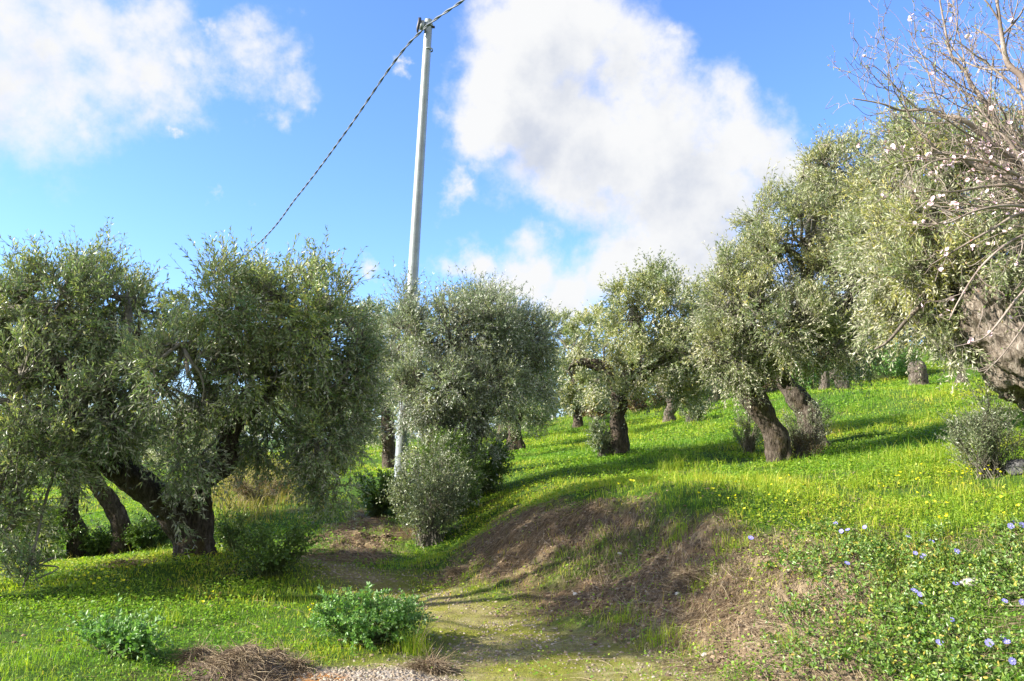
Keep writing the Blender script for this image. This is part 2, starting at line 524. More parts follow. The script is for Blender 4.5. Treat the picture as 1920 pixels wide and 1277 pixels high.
M_TWIG = simple_mat('olive_twig', (0.13, 0.115, 0.085), 0.85, nscale=9, ncol=(0.22, 0.20, 0.16))
M_ALMOND = simple_mat('almond_bark', (0.17, 0.125, 0.10), 0.75, nscale=6, ncol=(0.40, 0.33, 0.27), bumps=(60, 0.5, 0.01))
M_STEM = simple_mat('green_stem', (0.10, 0.13, 0.04), 0.7)

# ------------------------------------------------------------------ terrain
ctrl_px = [  # (px, py, distance) on the ground, read off the photograph
    (1420,1277,4.95),(1300,1228,5.75),(1180,1185,6.4),(1000,1140,7.3),(830,1095,8.7),(700,1065,9.8),(620,1050,10.4),
    (960,1277,5.25),(700,1277,5.25),(960,1200,6.35),(800,1160,7.1),(700,1110,8.35),(1200,1277,5.2),(600,1150,7.3),
    # bank top edge
    (1700,990,6.9),(1550,992,7.0),(1400,990,7.2),(1330,958,7.6),(1200,947,8.3),(1100,945,8.8),(1000,955,9.3),(940,985,9.8),(1900,985,6.6),
    (880,1010,10.6),(830,1040,10.9),(770,1040,11.0),
    # bank face
    (1500,1130,5.95),(1750,1180,5.3),(1700,1100,5.9),(1350,1100,6.5),(1150,1060,7.7),(1900,1150,5.3),
    # right terrace
    (1450,870,13.3),(1160,850,16),(965,848,24),(1085,797,38),(1255,797,27),(1650,717,30),(1800,722,27),(1500,740,24),(1960,855,8.9),
    (1870,900,8.5),(1700,850,12),(1300,900,11.5),(1100,905,11.8),(1000,915,12.2),(1650,930,8.6),(1300,830,18),(1850,760,17),(1700,780,18),
    (1000,790,46),(1200,765,46),(1600,668,42),(1900,650,42),(1400,745,32),(900,815,45),
    # middle
    (865,945,13.6),(750,908,15),(700,965,13.6),(640,1005,11.9),(700,1020,11.7),(600,985,13.0),(560,905,16.5),(450,900,18),(450,985,13.2),
    (500,1040,11.0),(600,860,24),(700,850,27),(800,880,20),(560,1030,11.2),(450,860,30),
    # left
    (370,1060,9.7),(330,1075,9.2),(430,1070,9.5),(150,1045,12.4),(225,1042,12.5),(270,960,21),(100,935,30),(0,905,42),(300,900,40),
    (0,1100,8.2),(0,1277,4.9),(300,1180,6.6),(150,1200,6.3),(450,1180,6.65),(300,1277,5.15),(-300,1100,8.4),(-300,1277,5.0),(-400,950,25)]
ctrl = [P(*c) for c in ctrl_px]
for c in [(-3, 3, 0), (0, 3, 0), (2.2, 3.4, 0.05), (-6, 3, 0.0), (-10, 3, 0), (3.6, 3.6, 0.75), (4.6, 4.6, 1.05), (6, 3, 1.2), (0, -6, 0), (8, -6, 1.6), (-10, -6, 0),
          (12, 6, 1.9), (14, 14, 2.9), (22, 30, 5.2), (40, 60, 6), (0, 70, 2.3), (-30, 70, -1.0), (-60, 40, -2), (-25, 20, -0.8), (20, 90, 4.5),
          (-14, 8, -0.1), (60, 30, 7), (60, 0, 6), (-60, 0, -2), (25, 10, 3.6), (-40, 110, -2), (60, 110, 5), (110, 60, 8), (-110, 60, -3), (2.0, 4.3, 0.02)]:
    ctrl.append(np.array(c, float))
ctrl = np.array(ctrl)
QC = 0.35
_d = np.linalg.norm(ctrl[:, None, :2] - ctrl[None, :, :2], axis=-1)
_A = -np.sqrt(_d**2 + QC**2) - 0.004*np.eye(len(ctrl))
n_c = len(ctrl)
_M = np.zeros((n_c+1, n_c+1)); _M[:n_c, :n_c] = _A; _M[:n_c, n_c] = 1; _M[n_c, :n_c] = 1
_w = np.linalg.solve(_M, np.concatenate([ctrl[:, 2], [0]]))


def zbase(x, y):
    x = np.asarray(x, float); y = np.asarray(y, float); sh = x.shape
    x = x.ravel(); y = y.ravel(); out = np.empty(len(x))
    for s in range(0, len(x), 60000):
        xs, ys = x[s:s+60000, None], y[s:s+60000, None]
        d = np.sqrt((xs-ctrl[None, :, 0])**2 + (ys-ctrl[None, :, 1])**2 + QC**2)
        out[s:s+60000] = -d @ _w[:n_c] + _w[n_c]
    return out.reshape(sh)


def hit_base(px, py, zf=None):
    zf = zf or (lambda x, y: float(zbase(np.array([x]), np.array([y]))[0]))
    r = ray(px, py); r = r/r[1]
    Y = 3.0; step = 0.05
    while Y < 120:
        p = EYE + r*Y
        if p[2] < zf(p[0], p[1]):
            lo, hi = Y-step, Y
            for _ in range(14):
                md = (lo+hi)/2; p = EYE + r*md
                if p[2] < zf(p[0], p[1]): hi = md
                else: lo = md
            return EYE + r*hi
        step = 0.03*Y**0.8
        Y += step
    return EYE + r*60


def poly(pxs):
    return np.array([hit_base(a, b)[:2] for a, b in pxs])


def sdf(pg, x, y):
    """signed distance to a polygon, negative inside"""
    x = np.asarray(x, float); y = np.asarray(y, float)
    d = np.full(x.shape, 1e9); ins = np.zeros(x.shape, bool)
    m = len(pg)
    for i in range(m):
        ax, ay = pg[i]; bx, by = pg[(i+1) % m]
        ex, ey = bx-ax, by-ay
        t = np.clip(((x-ax)*ex + (y-ay)*ey)/(ex*ex+ey*ey+1e-12), 0, 1)
        d = np.minimum(d, np.hypot(x-ax-t*ex, y-ay-t*ey))
        c = ((ay > y) != (by > y)) & (x < (bx-ax)*(y-ay)/((by-ay) + 1e-12) + ax)
        ins ^= c
    return np.where(ins, -d, d)


Z_BARE = poly([(900,1000),(960,958),(1100,945),(1210,942),(1330,955),(1400,1005),(1440,1060),(1450,1150),(1480,1260),(1400,1290),(1300,1232),(1180,1188),(1000,1142),(870,1100),(820,1078),(850,1050)])
Z_SAND = poly([(1400,1040),(1480,1015),(1600,1060),(1660,1120),(1640,1200),(1600,1300),(1380,1300),(1430,1180)])
Z_BANK2 = poly([(580,1045),(620,985),(680,950),(720,975),(770,990),(740,1045),(700,1062),(640,1060)])
Z_TRACK = np.array([hit_base(a, b)[:2] for a, b in [(1420,1277),(1300,1230),(1180,1188),(1000,1145),(830,1098),(700,1068),(600,1052),(540,1045),(560,1075),(620,1100),(740,1130),(790,1180),(780,1230),(600,1255),(430,1277)]] + [(-2.2, 4.0), (-3, 2.5), (2.0, 2.5), (1.7, 4.2)])
Z_GRAVEL = poly([(430,1290),(500,1264),(600,1256),(760,1256),(880,1268),(940,1290)])
Z_RUST = poly([(455,1290),(480,1268),(560,1262),(640,1266),(650,1290)])
Z_VINCA = np.array([hit_base(a, b)[:2] for a, b in [(1400,1010),(1560,985),(1750,1000),(1930,985),(2100,1000)]] + [(4.2, 3.2), (3.0, 3.4)] + [hit_base(a, b)[:2] for a, b in [(1500,1290),(1400,1240),(1440,1100)]])
Z_DRY = poly([(385,960),(400,890),(450,862),(560,880),(580,930),(520,985),(430,1000)])


def soft(d, w):
    return np.clip(0.5 - d/w, 0, 1)


def masks(x, y):
    wob = (fbm2(x, y, 2.2, 4, 3) - 0.5)*0.9
    bare = soft(sdf(Z_BARE, x, y) + wob*0.8 + 0.05, 0.35)
    bare2 = soft(sdf(Z_BANK2, x, y) + wob, 0.35)
    sand = soft(sdf(Z_SAND, x, y) + wob*0.6, 0.5)
    track = soft(sdf(Z_TRACK, x, y) + wob*0.6, 0.5)
    grav = soft(sdf(Z_GRAVEL, x, y) + wob*0.3, 0.16)
    rust = soft(sdf(Z_RUST, x, y) + wob*0.2, 0.10)
    green = np.clip((fbm2(x, y, 1.9, 4, 21) - 0.51)*8, 0, 1)     # green patches on the bare slope
    soil = np.clip(np.maximum(np.maximum(bare, bare2)*(1 - 0.75*green), sand), 0, 1)
    return dict(soil=soil, sand=sand, track=track*(1-soil), grav=grav, rust=rust, bare=np.maximum(bare, bare2))


MOUND = hit_base(385, 1066)


def zfull(x, y):
    x = np.asarray(x, float); y = np.asarray(y, float)
    z = zbase(x, y)
    near = np.clip((30 - y)/18, 0, 1)
    z = z + (fbm2(x, y, 0.9, 4, 5) - 0.5)*0.16*np.clip(y/9, 0.2, 1)
    z = z + (fbm2(x, y, 0.12, 3, 6) - 0.5)*np.clip((y-22)/30, 0, 1)*1.6
    b = soft(sdf(Z_BARE, x, y), 0.5); b2 = soft(sdf(Z_BANK2, x, y), 0.5); sd = soft(sdf(Z_SAND, x, y) - 0.1, 0.6)
    b = np.maximum(np.maximum(b, b2), sd)
    f = fbm2(x, y, 4.5, 5, 8); f2 = 1 - np.abs(2*fbm2(x + 0.3*f, y, 2.3, 5, 9) - 1)
    f3 = fbm2(x, y, 11, 4, 19)
    z = z + b*((f - 0.5)*0.15 + (f2 - 0.8)*0.11 + (f3-0.5)*0.12)
    z = z + (fbm2(x, y, 14, 3, 12) - 0.5)*0.022*near
    tk = soft(sdf(Z_TRACK, x, y)+0.2, 0.5)
    z = z - 0.035*tk*np.clip(np.sin((x + 0.35*y)*4.2 + fbm2(x, y, 0.7, 2, 33)*2), 0, 1)
    z = z + 0.16*np.exp(-((x-MOUND[0])**2 + (y-MOUND[1])**2)/1.6)
    return z



def axis(segs):
    out = [segs[0][0]]
    for a, b, h in segs:
        n = max(1, int(round((b-a)/h)))
        out += list(a + (b-a)*(np.arange(1, n+1)/n))
    return np.array(out)


gx = axis([(-500,-120,40),(-120,-30,6),(-30,-9,0.7),(-9,-5,0.12),(-5,6.5,0.028),(6.5,10,0.12),(10,40,0.7),(40,120,6),(120,500,40)])
gy = axis([(-200,-20,20),(-20,3,1.2),(3,4.4,0.1),(4.4,12,0.030),(12,20,0.08),(20,50,0.4),(50,110,3),(110,700,40)])
GX, GY = np.meshgrid(gx, gy)
GZ = zfull(GX, GY)
mk = masks(GX, GY)
VG = np.stack([GX, GY, GZ], -1).reshape(-1, 3)
ny, nx = GX.shape
ii, jj = np.meshgrid(np.arange(ny-1), np.arange(nx-1), indexing='ij')
FG = np.stack([ii*nx+jj, ii*nx+jj+1, (ii+1)*nx+jj+1, (ii+1)*nx+jj], -1).reshape(-1, 4)
fx = GX[:-1, :-1].ravel(); fy = GY[:-1, :-1].ravel()
m_soil = mk['bare'][:-1, :-1].ravel() > 0.5
m_soil |= mk['sand'][:-1, :-1].ravel() > 0.5
m_track = (~m_soil) & (sdf(Z_TRACK, fx, fy) < 0)


def ground_mat():
    m, nt = new_mat('earth_and_turf')
    n1 = noise_n(nt, 1.4, 6, 0.65); n2 = noise_n(nt, 12, 8, 0.7); n3 = noise_n(nt, 60, 5, 0.75)
    turf = ramp(nt, n2, [(0.3, (0.035, 0.065, 0.012)), (0.55, (0.06, 0.12, 0.015)), (0.75, (0.10, 0.11, 0.035))])
    turf = mixc(nt, mrange(nt, n1, 0.55, 0.7), turf, (0.09, 0.08, 0.035))
    soil = ramp(nt, n2, [(0.25, (0.085, 0.055, 0.030)), (0.5, (0.20, 0.135, 0.075)), (0.8, (0.36, 0.26, 0.15))])
    sandc = ramp(nt, n2, [(0.25, (0.17, 0.125, 0.075)), (0.5, (0.29, 0.22, 0.135)), (0.8, (0.40, 0.32, 0.21))])
    trk = ramp(nt, n2, [(0.25, (0.13, 0.115, 0.04)), (0.5, (0.24, 0.21, 0.08)), (0.75, (0.38, 0.33, 0.18))])
    trk = mixc(nt, mrange(nt, n1, 0.45, 0.6), trk, (0.20, 0.20, 0.035))
    grv = ramp(nt, n3, [(0.3, (0.20, 0.16, 0.12)), (0.5, (0.36, 0.31, 0.25)), (0.7, (0.50, 0.45, 0.38))])
    c = mixc(nt, attr_out(nt, 'track'), turf, trk)
    soil = mixc(nt, mrange(nt, noise_n(nt, 3.5, 5, 0.7), 0.50, 0.66), soil, (0.34, 0.255, 0.14))
    soil = mixc(nt, mrange(nt, noise_n(nt, 27, 4, 0.7), 0.56, 0.66), soil, (0.055, 0.038, 0.024))
    c = mixc(nt, attr_out(nt, 'soil'), c, soil)
    c = mixc(nt, attr_out(nt, 'sand'), c, sandc)
    c = mixc(nt, attr_out(nt, 'grav'), c, grv)
    c = mixc(nt, nmath(nt, 'MULTIPLY', attr_out(nt, 'rust'), 0.9), c, mixc(nt, n2, (0.30, 0.11, 0.02), (0.52, 0.25, 0.06)))
    h = nmath(nt, 'ADD', n2, nmath(nt, 'MULTIPLY', n3, 0.5))
    p = nt.nodes.new('ShaderNodeBsdfPrincipled'); p.inputs['Roughness'].default_value = 0.95
    p.inputs['Specular IOR Level'].default_value = 0.1
    nt.links.new(c, p.inputs['Base Color']); nt.links.new(bump(nt, h, 0.8, 0.04), p.inputs['Normal'])
    o = nt.nodes.new('ShaderNodeOutputMaterial'); nt.links.new(p.outputs[0], o.inputs[0])
    return m


M_GROUND = ground_mat()


def sub_ground(name, sel):
    Fs = FG[sel]; used, inv = np.unique(Fs, return_inverse=True)
    at = {k: mk[k].ravel()[used] for k in ('soil', 'sand', 'track', 'grav', 'rust')}
    o = build(name, VG[used], inv.reshape(-1, 4), M_GROUND, None, at, smooth=True)
    tag(o, kind='structure')
    return o


def gz(x, y):
    i = min(max(int(np.searchsorted(gy, y)) - 1, 0), ny-2); j = min(max(int(np.searchsorted(gx, x)) - 1, 0), nx-2)
    ty = (y-gy[i])/(gy[i+1]-gy[i]); tx = (x-gx[j])/(gx[j+1]-gx[j])
    return float(GZ[i, j]*(1-tx)*(1-ty) + GZ[i, j+1]*tx*(1-ty) + GZ[i+1, j]*(1-tx)*ty + GZ[i+1, j+1]*tx*ty)


def hit(px, py):
    return hit_base(px, py, gz)


sub_ground('grassy_ground', ~(m_soil | m_track))
sub_ground('earth_bank', m_soil)
sub_ground('dirt_track', m_track)

# ------------------------------------------------------------------ trees
def limb(acc, spec, seed, gnarl=0.5, flare=0.0, sides=20, seg=9, sink=0.0):
    pts = [P(a, b, Y) for a, b, Y, r in spec]; rad = [r/F_PX*Y for a, b, Y, r in spec]
    if sink:
        pts[0] = pts[0].copy(); pts[0][2] = gz(pts[0][0], pts[0][1]) - sink
    return tube(acc, pts, rad, sides, seg, gnarl, flare, seed)


def lobes_w(spec):
    out = []
    for lb in spec:
        if len(lb) == 2:
            out.append((np.array(lb[0], float), np.array(lb[1], float))); continue
        a, b, Y, rx, rz, ry = lb
        out.append((P(a, b, Y), np.array([rx/F_PX*Y, ry, rz/F_PX*Y])))
    return out


def crown(lobes, n_shoots, g, per=13, shootL=(0.22, 0.42), up=0.9, droop=0.12, gap=0.42, inner=0.16):
    """shoots in clusters spread through the shell of each lobe; returns arrays and cluster centres"""
    wts = np.array([np.prod(r)**0.667 for c, r in lobes]); wts /= wts.sum()
    S, D, L, Bd, T, CC, LI = [], [], [], [], [], [], []
    seed = int(g.integers(1000))
    for li, (c, r) in enumerate(lobes):
        nc = max(3, int(n_shoots*wts[li]/per))
        made = 0; tries = 0
        while made < nc and tries < nc*12:
            tries += 1
            d = g.normal(size=3); d /= np.linalg.norm(d)
            rad = g.uniform(0.60, 0.97) if g.random() > inner else g.uniform(0.15, 0.6)
            lump = 1 + 0.5*(fbm((d*2.3 + seed + li*3.1)[None], 3, seed)[0] - 0.5)
            p = c + d*r*rad*lump
            inside = False
            for lj, (c2, r2) in enumerate(lobes):
                if lj != li and np.sum(((p-c2)/r2)**2) < 0.30: inside = True; break
            if inside: continue
            if fbm((p*1.6 + seed)[None], 3, seed+5)[0] < gap and rad > 0.5 and g.random() < 0.75: continue
            if p[2] < gz_fast(p[0], p[1]) + 0.12: continue
            made += 1
            k = per + int(g.integers(-3, 4))
            out = norm(d/r)
            top = out[2]
            w = up*(0.35 + 0.9*max(0, top)) if top > -0.15 else -droop
            dd = norm(out*0.80 + g.normal(0, 0.45, (k, 3)) + np.array([0, 0, w]))
            s = p - out*0.10 + g.normal(0, 0.075, (k, 3))*np.array([1, 1, 0.9])
            ll = g.uniform(shootL[0]*0.8, shootL[1], k)*(1 + (0.8*(g.random(k) < 0.25) if top > 0.25 else 0.4*(g.random(k) < 0.15)))
            bz = (-0.14*ll if top > 0 else -0.30*ll)
            bd = np.stack([g.normal(0, 0.05, k), g.normal(0, 0.05, k), bz*g.uniform(0.3, 1.4, k)], -1)
            S.append(s); D.append(dd); L.append(ll); Bd.append(bd)
            T.append(np.full(k, np.clip(0.5 + 0.9*(fbm((p*0.9+9)[None], 2, seed+7)[0]-0.5) + g.normal(0, 0.24), 0, 1)))
            CC.append(p); LI.append(li)
    return [np.concatenate(a) for a in (S, D, L, Bd, T)] + [np.array(CC), np.array(LI)]


def gz_fast(x, y):
    i = min(max(np.searchsorted(gy, y), 1), ny-1); j = min(max(np.searchsorted(gx, x), 1), nx-1)
    return GZ[i, j]


def olive(label, base, limbs, lobe_spec, n_shoots, seed, mat, K=7, leaf=(0.062, 0.0135), bark=None, group=None, name='olive_tree',
          sides=20, gnarl=0.5, flare=0.6, sink=0.12, shootL=(0.22, 0.42), gap=0.42, twigs=True, cat='tree', per=13, up=0.9, droop=0.12, extra=None, n_sub=7):
    g = np.random.default_rng(seed)
    bp = np.array(base, float)
    root = thing(name, label, cat, bp, group)
    tr = Acc(); ends = []
    for i, lb in enumerate(limbs):
        Cc = limb(tr, lb, seed + i, gnarl, flare if i == 0 or lb[0][:2] == limbs[0][0][:2] else 0, sides if i == 0 else min(40, max(10, sides-6)), 9 if sides < 60 else 16,
                  sink if (i == 0 or lb[0][:2] == limbs[0][0][:2]) else 0)
        ends.append(Cc)
    if extra: extra(tr, root)
    tr.build('trunk', bark or M_BARK, root, smooth=True)
    lobes = lobes_w(lobe_spec)
    S, D, L, Bd, T, CC, LI = crown(lobes, n_shoots, g, per, shootL, up, droop, gap)
    la = Acc()
    shoot_leaves(la, S, D, L, Bd, K, leaf[0], leaf[1], T, g=g)
    la.build('crown', mat, root)
    # branches
    allp = np.concatenate(ends); zt = allp[:, 2].max()
    allp = allp[allp[:, 2] > bp[2] + 0.55*(zt - bp[2])]
    ba = Acc(); A, Mi, B, R0, R1 = [], [], [], [], []
    for li, (c, r) in enumerate(lobes):
        cs = CC[LI == li]
        if len(cs) == 0: continue
        hub = c - np.array([0, 0, 0.35*r[2]])
        near = allp[np.argmin(np.linalg.norm(allp - hub, axis=1) - 0.25*allp[:, 2])]
        if near[2] > c[2] - 0.5*r[2]: hub = c + np.array([0, 0, 0.5*r[2]])
        rr = 0.055 if np.mean(r) > 0.6 else 0.02
        mid = (near + hub)/2 + g.normal(0, 0.10, 3) + np.array([0, 0, 0.22*np.linalg.norm((near-hub)[:2])])
        tube(ba, [near, mid, hub], [rr, rr*0.85, rr*0.6], 8, 5, 0.35, 0, seed + li)
        subs = c + randdir(n_sub, g)*r*0.45 + np.array([0, 0, 0.1*r[2]])
        for s in subs:
            md = (hub + s)/2 + g.normal(0, 0.08, 3)
            tube(ba, [hub, md, s], [rr*0.55, rr*0.42, rr*0.28], 6, 4, 0.2, 0, seed)
        idx = np.argmin(np.linalg.norm(cs[:, None]-subs[None], axis=-1), axis=1)
        a = subs[idx]; A.append(a); B.append(cs); Mi.append((a+cs)/2 + g.normal(0, 0.09, cs.shape))
        R0.append(np.full(len(cs), rr*0.26)); R1.append(np.full(len(cs), 0.004))
    thin_tubes(ba, np.concatenate(A), np.concatenate(Mi), np.concatenate(B), np.concatenate(R0), np.concatenate(R1), 5)
    if twigs:
        thin_tubes(ba, S, S + D*L[:, None]*0.5, S + D*L[:, None] + Bd, np.full(len(S), 0.0035), np.full(len(S), 0.0012), 3)
    ba.build('branches', M_TWIG, root, smooth=True)
    return root


GR_O = 'olive trees of the grove'

# big tree at the left, the trunk forks low
olive('large dark olive tree at left with low forked trunk on the grassy mound', hit(372, 1058),
      [[(368,1062,9.7,33),(372,1000,9.7,24),(376,950,9.7,21),(372,905,9.65,23),(395,885,9.6,22),(428,862,9.6,19),(430,815,9.6,19),(465,770,9.6,17),(520,720,9.6,13),(580,650,9.6,8)],
       [(368,1062,9.7,26),(345,1000,9.7,22),(322,955,9.6,28),(285,925,9.5,27),(235,890,9.35,25),(195,862,9.2,22),(150,800,9.0,16),(110,700,8.9,11),(90,620,8.9,6)],
       [(235,890,9.35,20),(215,830,9.3,17),(200,760,9.2,15),(215,690,9.2,12),(260,620,9.2,7)],
       [(430,815,9.6,15),(400,760,9.5,13),(370,690,9.4,9),(360,640,9.4,5)]],
      [(600,620,9.6,100,135,1.2),(520,600,9.6,110,115,1.2),(640,740,9.7,65,110,0.8),(445,592,9.4,95,108,1.2),(610,820,9.6,70,85,0.7),(618,905,9.6,42,62,0.35),(500,825,9.9,85,45,0.5),(565,860,9.8,60,50,0.4),(680,690,9.7,40,80,0.6),
       (480,710,9.2,110,80,0.7),(340,700,8.6,110,110,0.9),(360,850,8.8,60,80,0.5),(335,945,9.1,32,60,0.3),(235,605,9.6,95,110,1.1),(140,575,9.5,105,110,1.2),(30,600,9.3,110,100,1.2),
       (60,740,8.7,130,120,1.1),(200,770,8.8,100,90,0.8),(70,860,8.4,95,80,0.8),(0,960,8.2,85,110,0.8),(-80,700,9,120,150,1.3),(55,1090,7.9,28,60,0.2)],
      10800, 101, M_OLIVE, K=7, group=GR_O, leaf=(0.066, 0.0165), shootL=(0.2, 0.40), gap=0.41, up=1.0, flare=0.25)

olive('olive standing just outside the left picture edge, its shade falls on the track', (-6.9, 7.2, gz(-6.9, 7.2)),
      [[(-500,1080,7.2,40),(-480,960,7.2,30),(-470,800,7.2,26),(-440,600,7.2,18)]],
      [((-6.3,5.0,4.1),(0.75,0.5,0.55)),((-6.3,5.9,4.7),(0.8,0.7,0.8)),((-6.4,6.7,5.2),(0.8,0.75,0.8)),((-6.9,7.6,4.9),(0.8,0.7,0.8))], 2600, 120, M_OLIVE, group=GR_O, flare=0.35, gap=0.36, sink=0.3)

olive('twin-stemmed olive behind the large dark one, far left', hit(190, 1042),
      [[(150,1045,12.5,19),(146,1000,12.5,15),(128,960,12.4,14),(135,910,12.4,12),(150,860,12.4,9),(120,780,12.4,6)],
       [(228,1042,12.5,22),(228,990,12.5,17),(208,945,12.5,16),(185,915,12.4,15),(170,870,12.4,12),(190,800,12.4,8)]],
      [(170,760,12.5,110,90,1.2),(70,800,12.5,100,110,1.2),(260,740,12.6,90,90,1.0),(170,640,12.6,130,80,1.2)], 2300, 102, M_OLIVE, leaf=(0.068, 0.017), group=GR_O, flare=0.35, gap=0.36)

olive('silvery olive beside the tall pole with a bushy foot', hit(862, 948),
      [[(862,952,13.7,34),(862,900,13.7,27),(865,850,13.7,27),(870,800,13.7,25),(850,740,13.6,18),(820,680,13.5,12),(790,620,13.4,7)],
       [(868,850,13.7,16),(905,780,13.8,13),(950,730,14.0,11),(985,690,14.2,6)],
       [(866,800,13.7,16),(890,720,13.8,13),(905,640,14,7)],
       [(858,800,13.7,12),(800,770,13.4,10),(760,720,13.2,6)]],
      [(775,640,13.3,60,85,0.9),(850,620,13.6,75,75,1.2),(925,625,14,75,75,1.2),(985,640,14.4,60,70,1.0),(1000,700,14.3,45,55,0.8),(780,735,13.0,70,65,0.8),
       (850,720,12.9,80,60,0.7),(930,725,13.4,70,50,0.9),(825,800,13.0,42,40,0.5),(880,780,12.9,50,36,0.4),(760,565,13.4,20,35,0.3),(720,680,13.6,30,60,0.5),(805,845,12.9,48,45,0.45),(850,870,12.9,42,50,0.4),(905,830,13.3,35,40,0.4),(900,570,14,50,40,0.8)],
      7000, 103, M_OLIVE_GREY, leaf=(0.066, 0.0165), group=GR_O, gap=0.37, up=1.1)

olive('olive with dark trunk half hidden just left of the pole foot', hit(731, 882),
      [[(731,886,19,14),(729,850,19,11),(727,800,19,11),(722,740,19,8),(720,680,19,5)]],
      [(700,650,19,50,85,1.1),(735,680,19,40,90,1.0),(700,770,19,45,60,0.8),(690,590,19,35,40,0.8)], 1700, 104, M_OLIVE, K=6, leaf=(0.075, 0.021), group=GR_O, twigs=False, flare=0.3, gap=0.35)

olive('straight-trunked olive behind the silvery one, right of it', hit(966, 848),
      [[(966,848,24,16),(966,820,24,12),(966,785,24,12),(968,740,24,10),(975,680,24,6)],[(966,785,24,7),(940,775,23.6,6),(915,778,23.3,4)]],
      [(980,700,24,70,60,1.5),(930,740,24,50,45,1.2),(1010,745,24,45,45,1.2),(985,640,24,55,50,1.3),(945,665,24,50,60,1.3),(975,785,24,60,28,0.9)], 2500, 105, M_OLIVE, K=6, leaf=(0.082, 0.024), group=GR_O, twigs=False, flare=0.35, gap=0.34)

olive('small distant olive with slim trunk in the middle of the meadow', hit(1086, 797),
      [[(1086,798,38,9.5),(1083,780,38,7.5),(1078,750,38,7.5),(1075,700,38,5)]],
      [(1075,650,38,50,45,2.0),(1105,620,38,35,45,1.8),(1060,710,38,50,40,1.8),(1110,720,38,50,40,1.8),(1045,620,38,24,30,1.2),(1085,745,38,50,22,1.5)], 1900, 106, M_OLIVE_LIGHT, K=6, leaf=(0.15, 0.05), group=GR_O, twigs=False, flare=0.3, shootL=(0.3,0.6), gap=0.3, bark=M_BARK)

olive('yellowish olive with thick straight trunk flaring at the foot, mid meadow', hit(1163, 848),
      [[(1165,850,16,19),(1161,815,16,15),(1157,780,16,15),(1160,745,16,15),(1150,705,16,13),(1130,690,16,12),(1095,680,16,8),(1074,684,16,4),(1066,694,16,2)],
       [(1160,745,16,13),(1185,690,16,14),(1200,640,16,10),(1195,590,16,6)],
       [(1160,740,16,12),(1215,700,16,11),(1260,660,16.3,8),(1290,620,16.5,5)]],
      [(1190,610,16,55,75,1.1),(1245,590,16.2,60,75,1.2),(1190,690,15.7,55,50,0.9),(1250,680,16,60,55,1.0),(1150,640,16,35,55,0.8),(1295,620,16.6,55,80,1.1),(1300,710,16.6,45,50,0.9),(1225,545,16.2,45,40,0.8),(1180,745,15.6,40,30,0.5),(1120,725,16,35,28,0.5),(1085,650,16,30,26,0.5),(1340,640,16.8,50,75,1.0),(1270,740,16,45,35,0.6),(1160,560,16.2,30,40,0.7)],
      5000, 107, M_OLIVE_LIGHT, K=6, leaf=(0.072, 0.020), group=GR_O, flare=0.25, gap=0.36, twigs=False)

olive('crooked pale-trunked olive far behind the yellowish one', hit(1256, 797),
      [[(1256,798,27,13),(1254,775,27,9),(1262,755,27,11),(1250,735,27,11),(1243,715,27,9),(1270,670,27,6)],[(1262,760,27,7),(1275,735,27,6),(1285,690,27,5)]],
      [(1285,690,27,55,40,1.3),(1310,740,27,35,35,1.0),(1260,650,27,50,40,1.3),(1330,690,27,35,45,1.0)], 1600, 108, M_OLIVE_LIGHT, K=6, leaf=(0.09, 0.026), group=GR_O, twigs=False, flare=0.3, bark=M_BARK_MID, gap=0.34)

olive('broad olive in the right meadow leaning left on a thick dark trunk', hit(1452, 858),
      [[(1464,862,13.3,25),(1455,820,13.3,20),(1440,785,13.3,19),(1415,750,13.3,22),(1395,718,13.3,22),(1370,700,13.2,17),(1345,688,13.1,13),(1312,678,13.0,8)],
       [(1400,728,13.3,22),(1435,690,13.4,20),(1470,640,13.5,17),(1500,580,13.6,12),(1520,500,13.6,7)],
       [(1440,690,13.4,14),(1510,650,13.5,12),(1570,600,13.5,9),(1610,520,13.6,6)],
       [(1408,715,13.3,14),(1400,660,13.2,11),(1390,600,13.1,7)]],
      [(1395,590,13.1,70,85,1.0),(1380,680,12.9,55,55,0.7),(1440,500,13.3,70,85,1.1),(1500,430,13.5,75,90,1.1),(1470,620,12.8,75,75,0.9),(1560,540,13.2,75,85,1.1),
       (1560,640,13.2,70,70,0.9),(1590,430,13.8,75,95,1.1),(1470,670,13.0,45,35,0.6),(1640,560,13.6,60,90,0.9),(1360,500,13.3,30,40,0.6),(1425,420,13.5,45,50,0.7),(1530,340,13.8,55,55,0.8),(1620,660,13.7,50,50,0.7),(1350,570,13.2,45,60,0.7),(1640,450,13.8,70,100,1.0),(1600,330,13.9,75,75,1.0),(1550,320,13.9,50,60,0.8),(1680,380,14.1,75,90,1.0),(1700,520,14.2,60,80,0.9),(1340,650,12.9,40,45,0.5)],
      11000, 109, M_OLIVE_LIGHT, K=7, leaf=(0.066, 0.0165), group=GR_O, flare=0.22, gap=0.39, up=1.0, sides=26)


def holes(acc, root):
    # knotty stub of a sawn limb that ends in a pale cut face
    tube(acc, [P(1800,575,8.9), P(1760,560,8.8), P(1734,543,8.7)], [0.11, 0.095, 0.085], 12, 5, 0.4, 0, 77)
    tube(acc, [P(1740,560,8.75), P(1700,600,8.6), P(1665,640,8.5), P(1640,655,8.5)], [0.028, 0.022, 0.015, 0.01], 7, 6, 0.3, 0, 78)


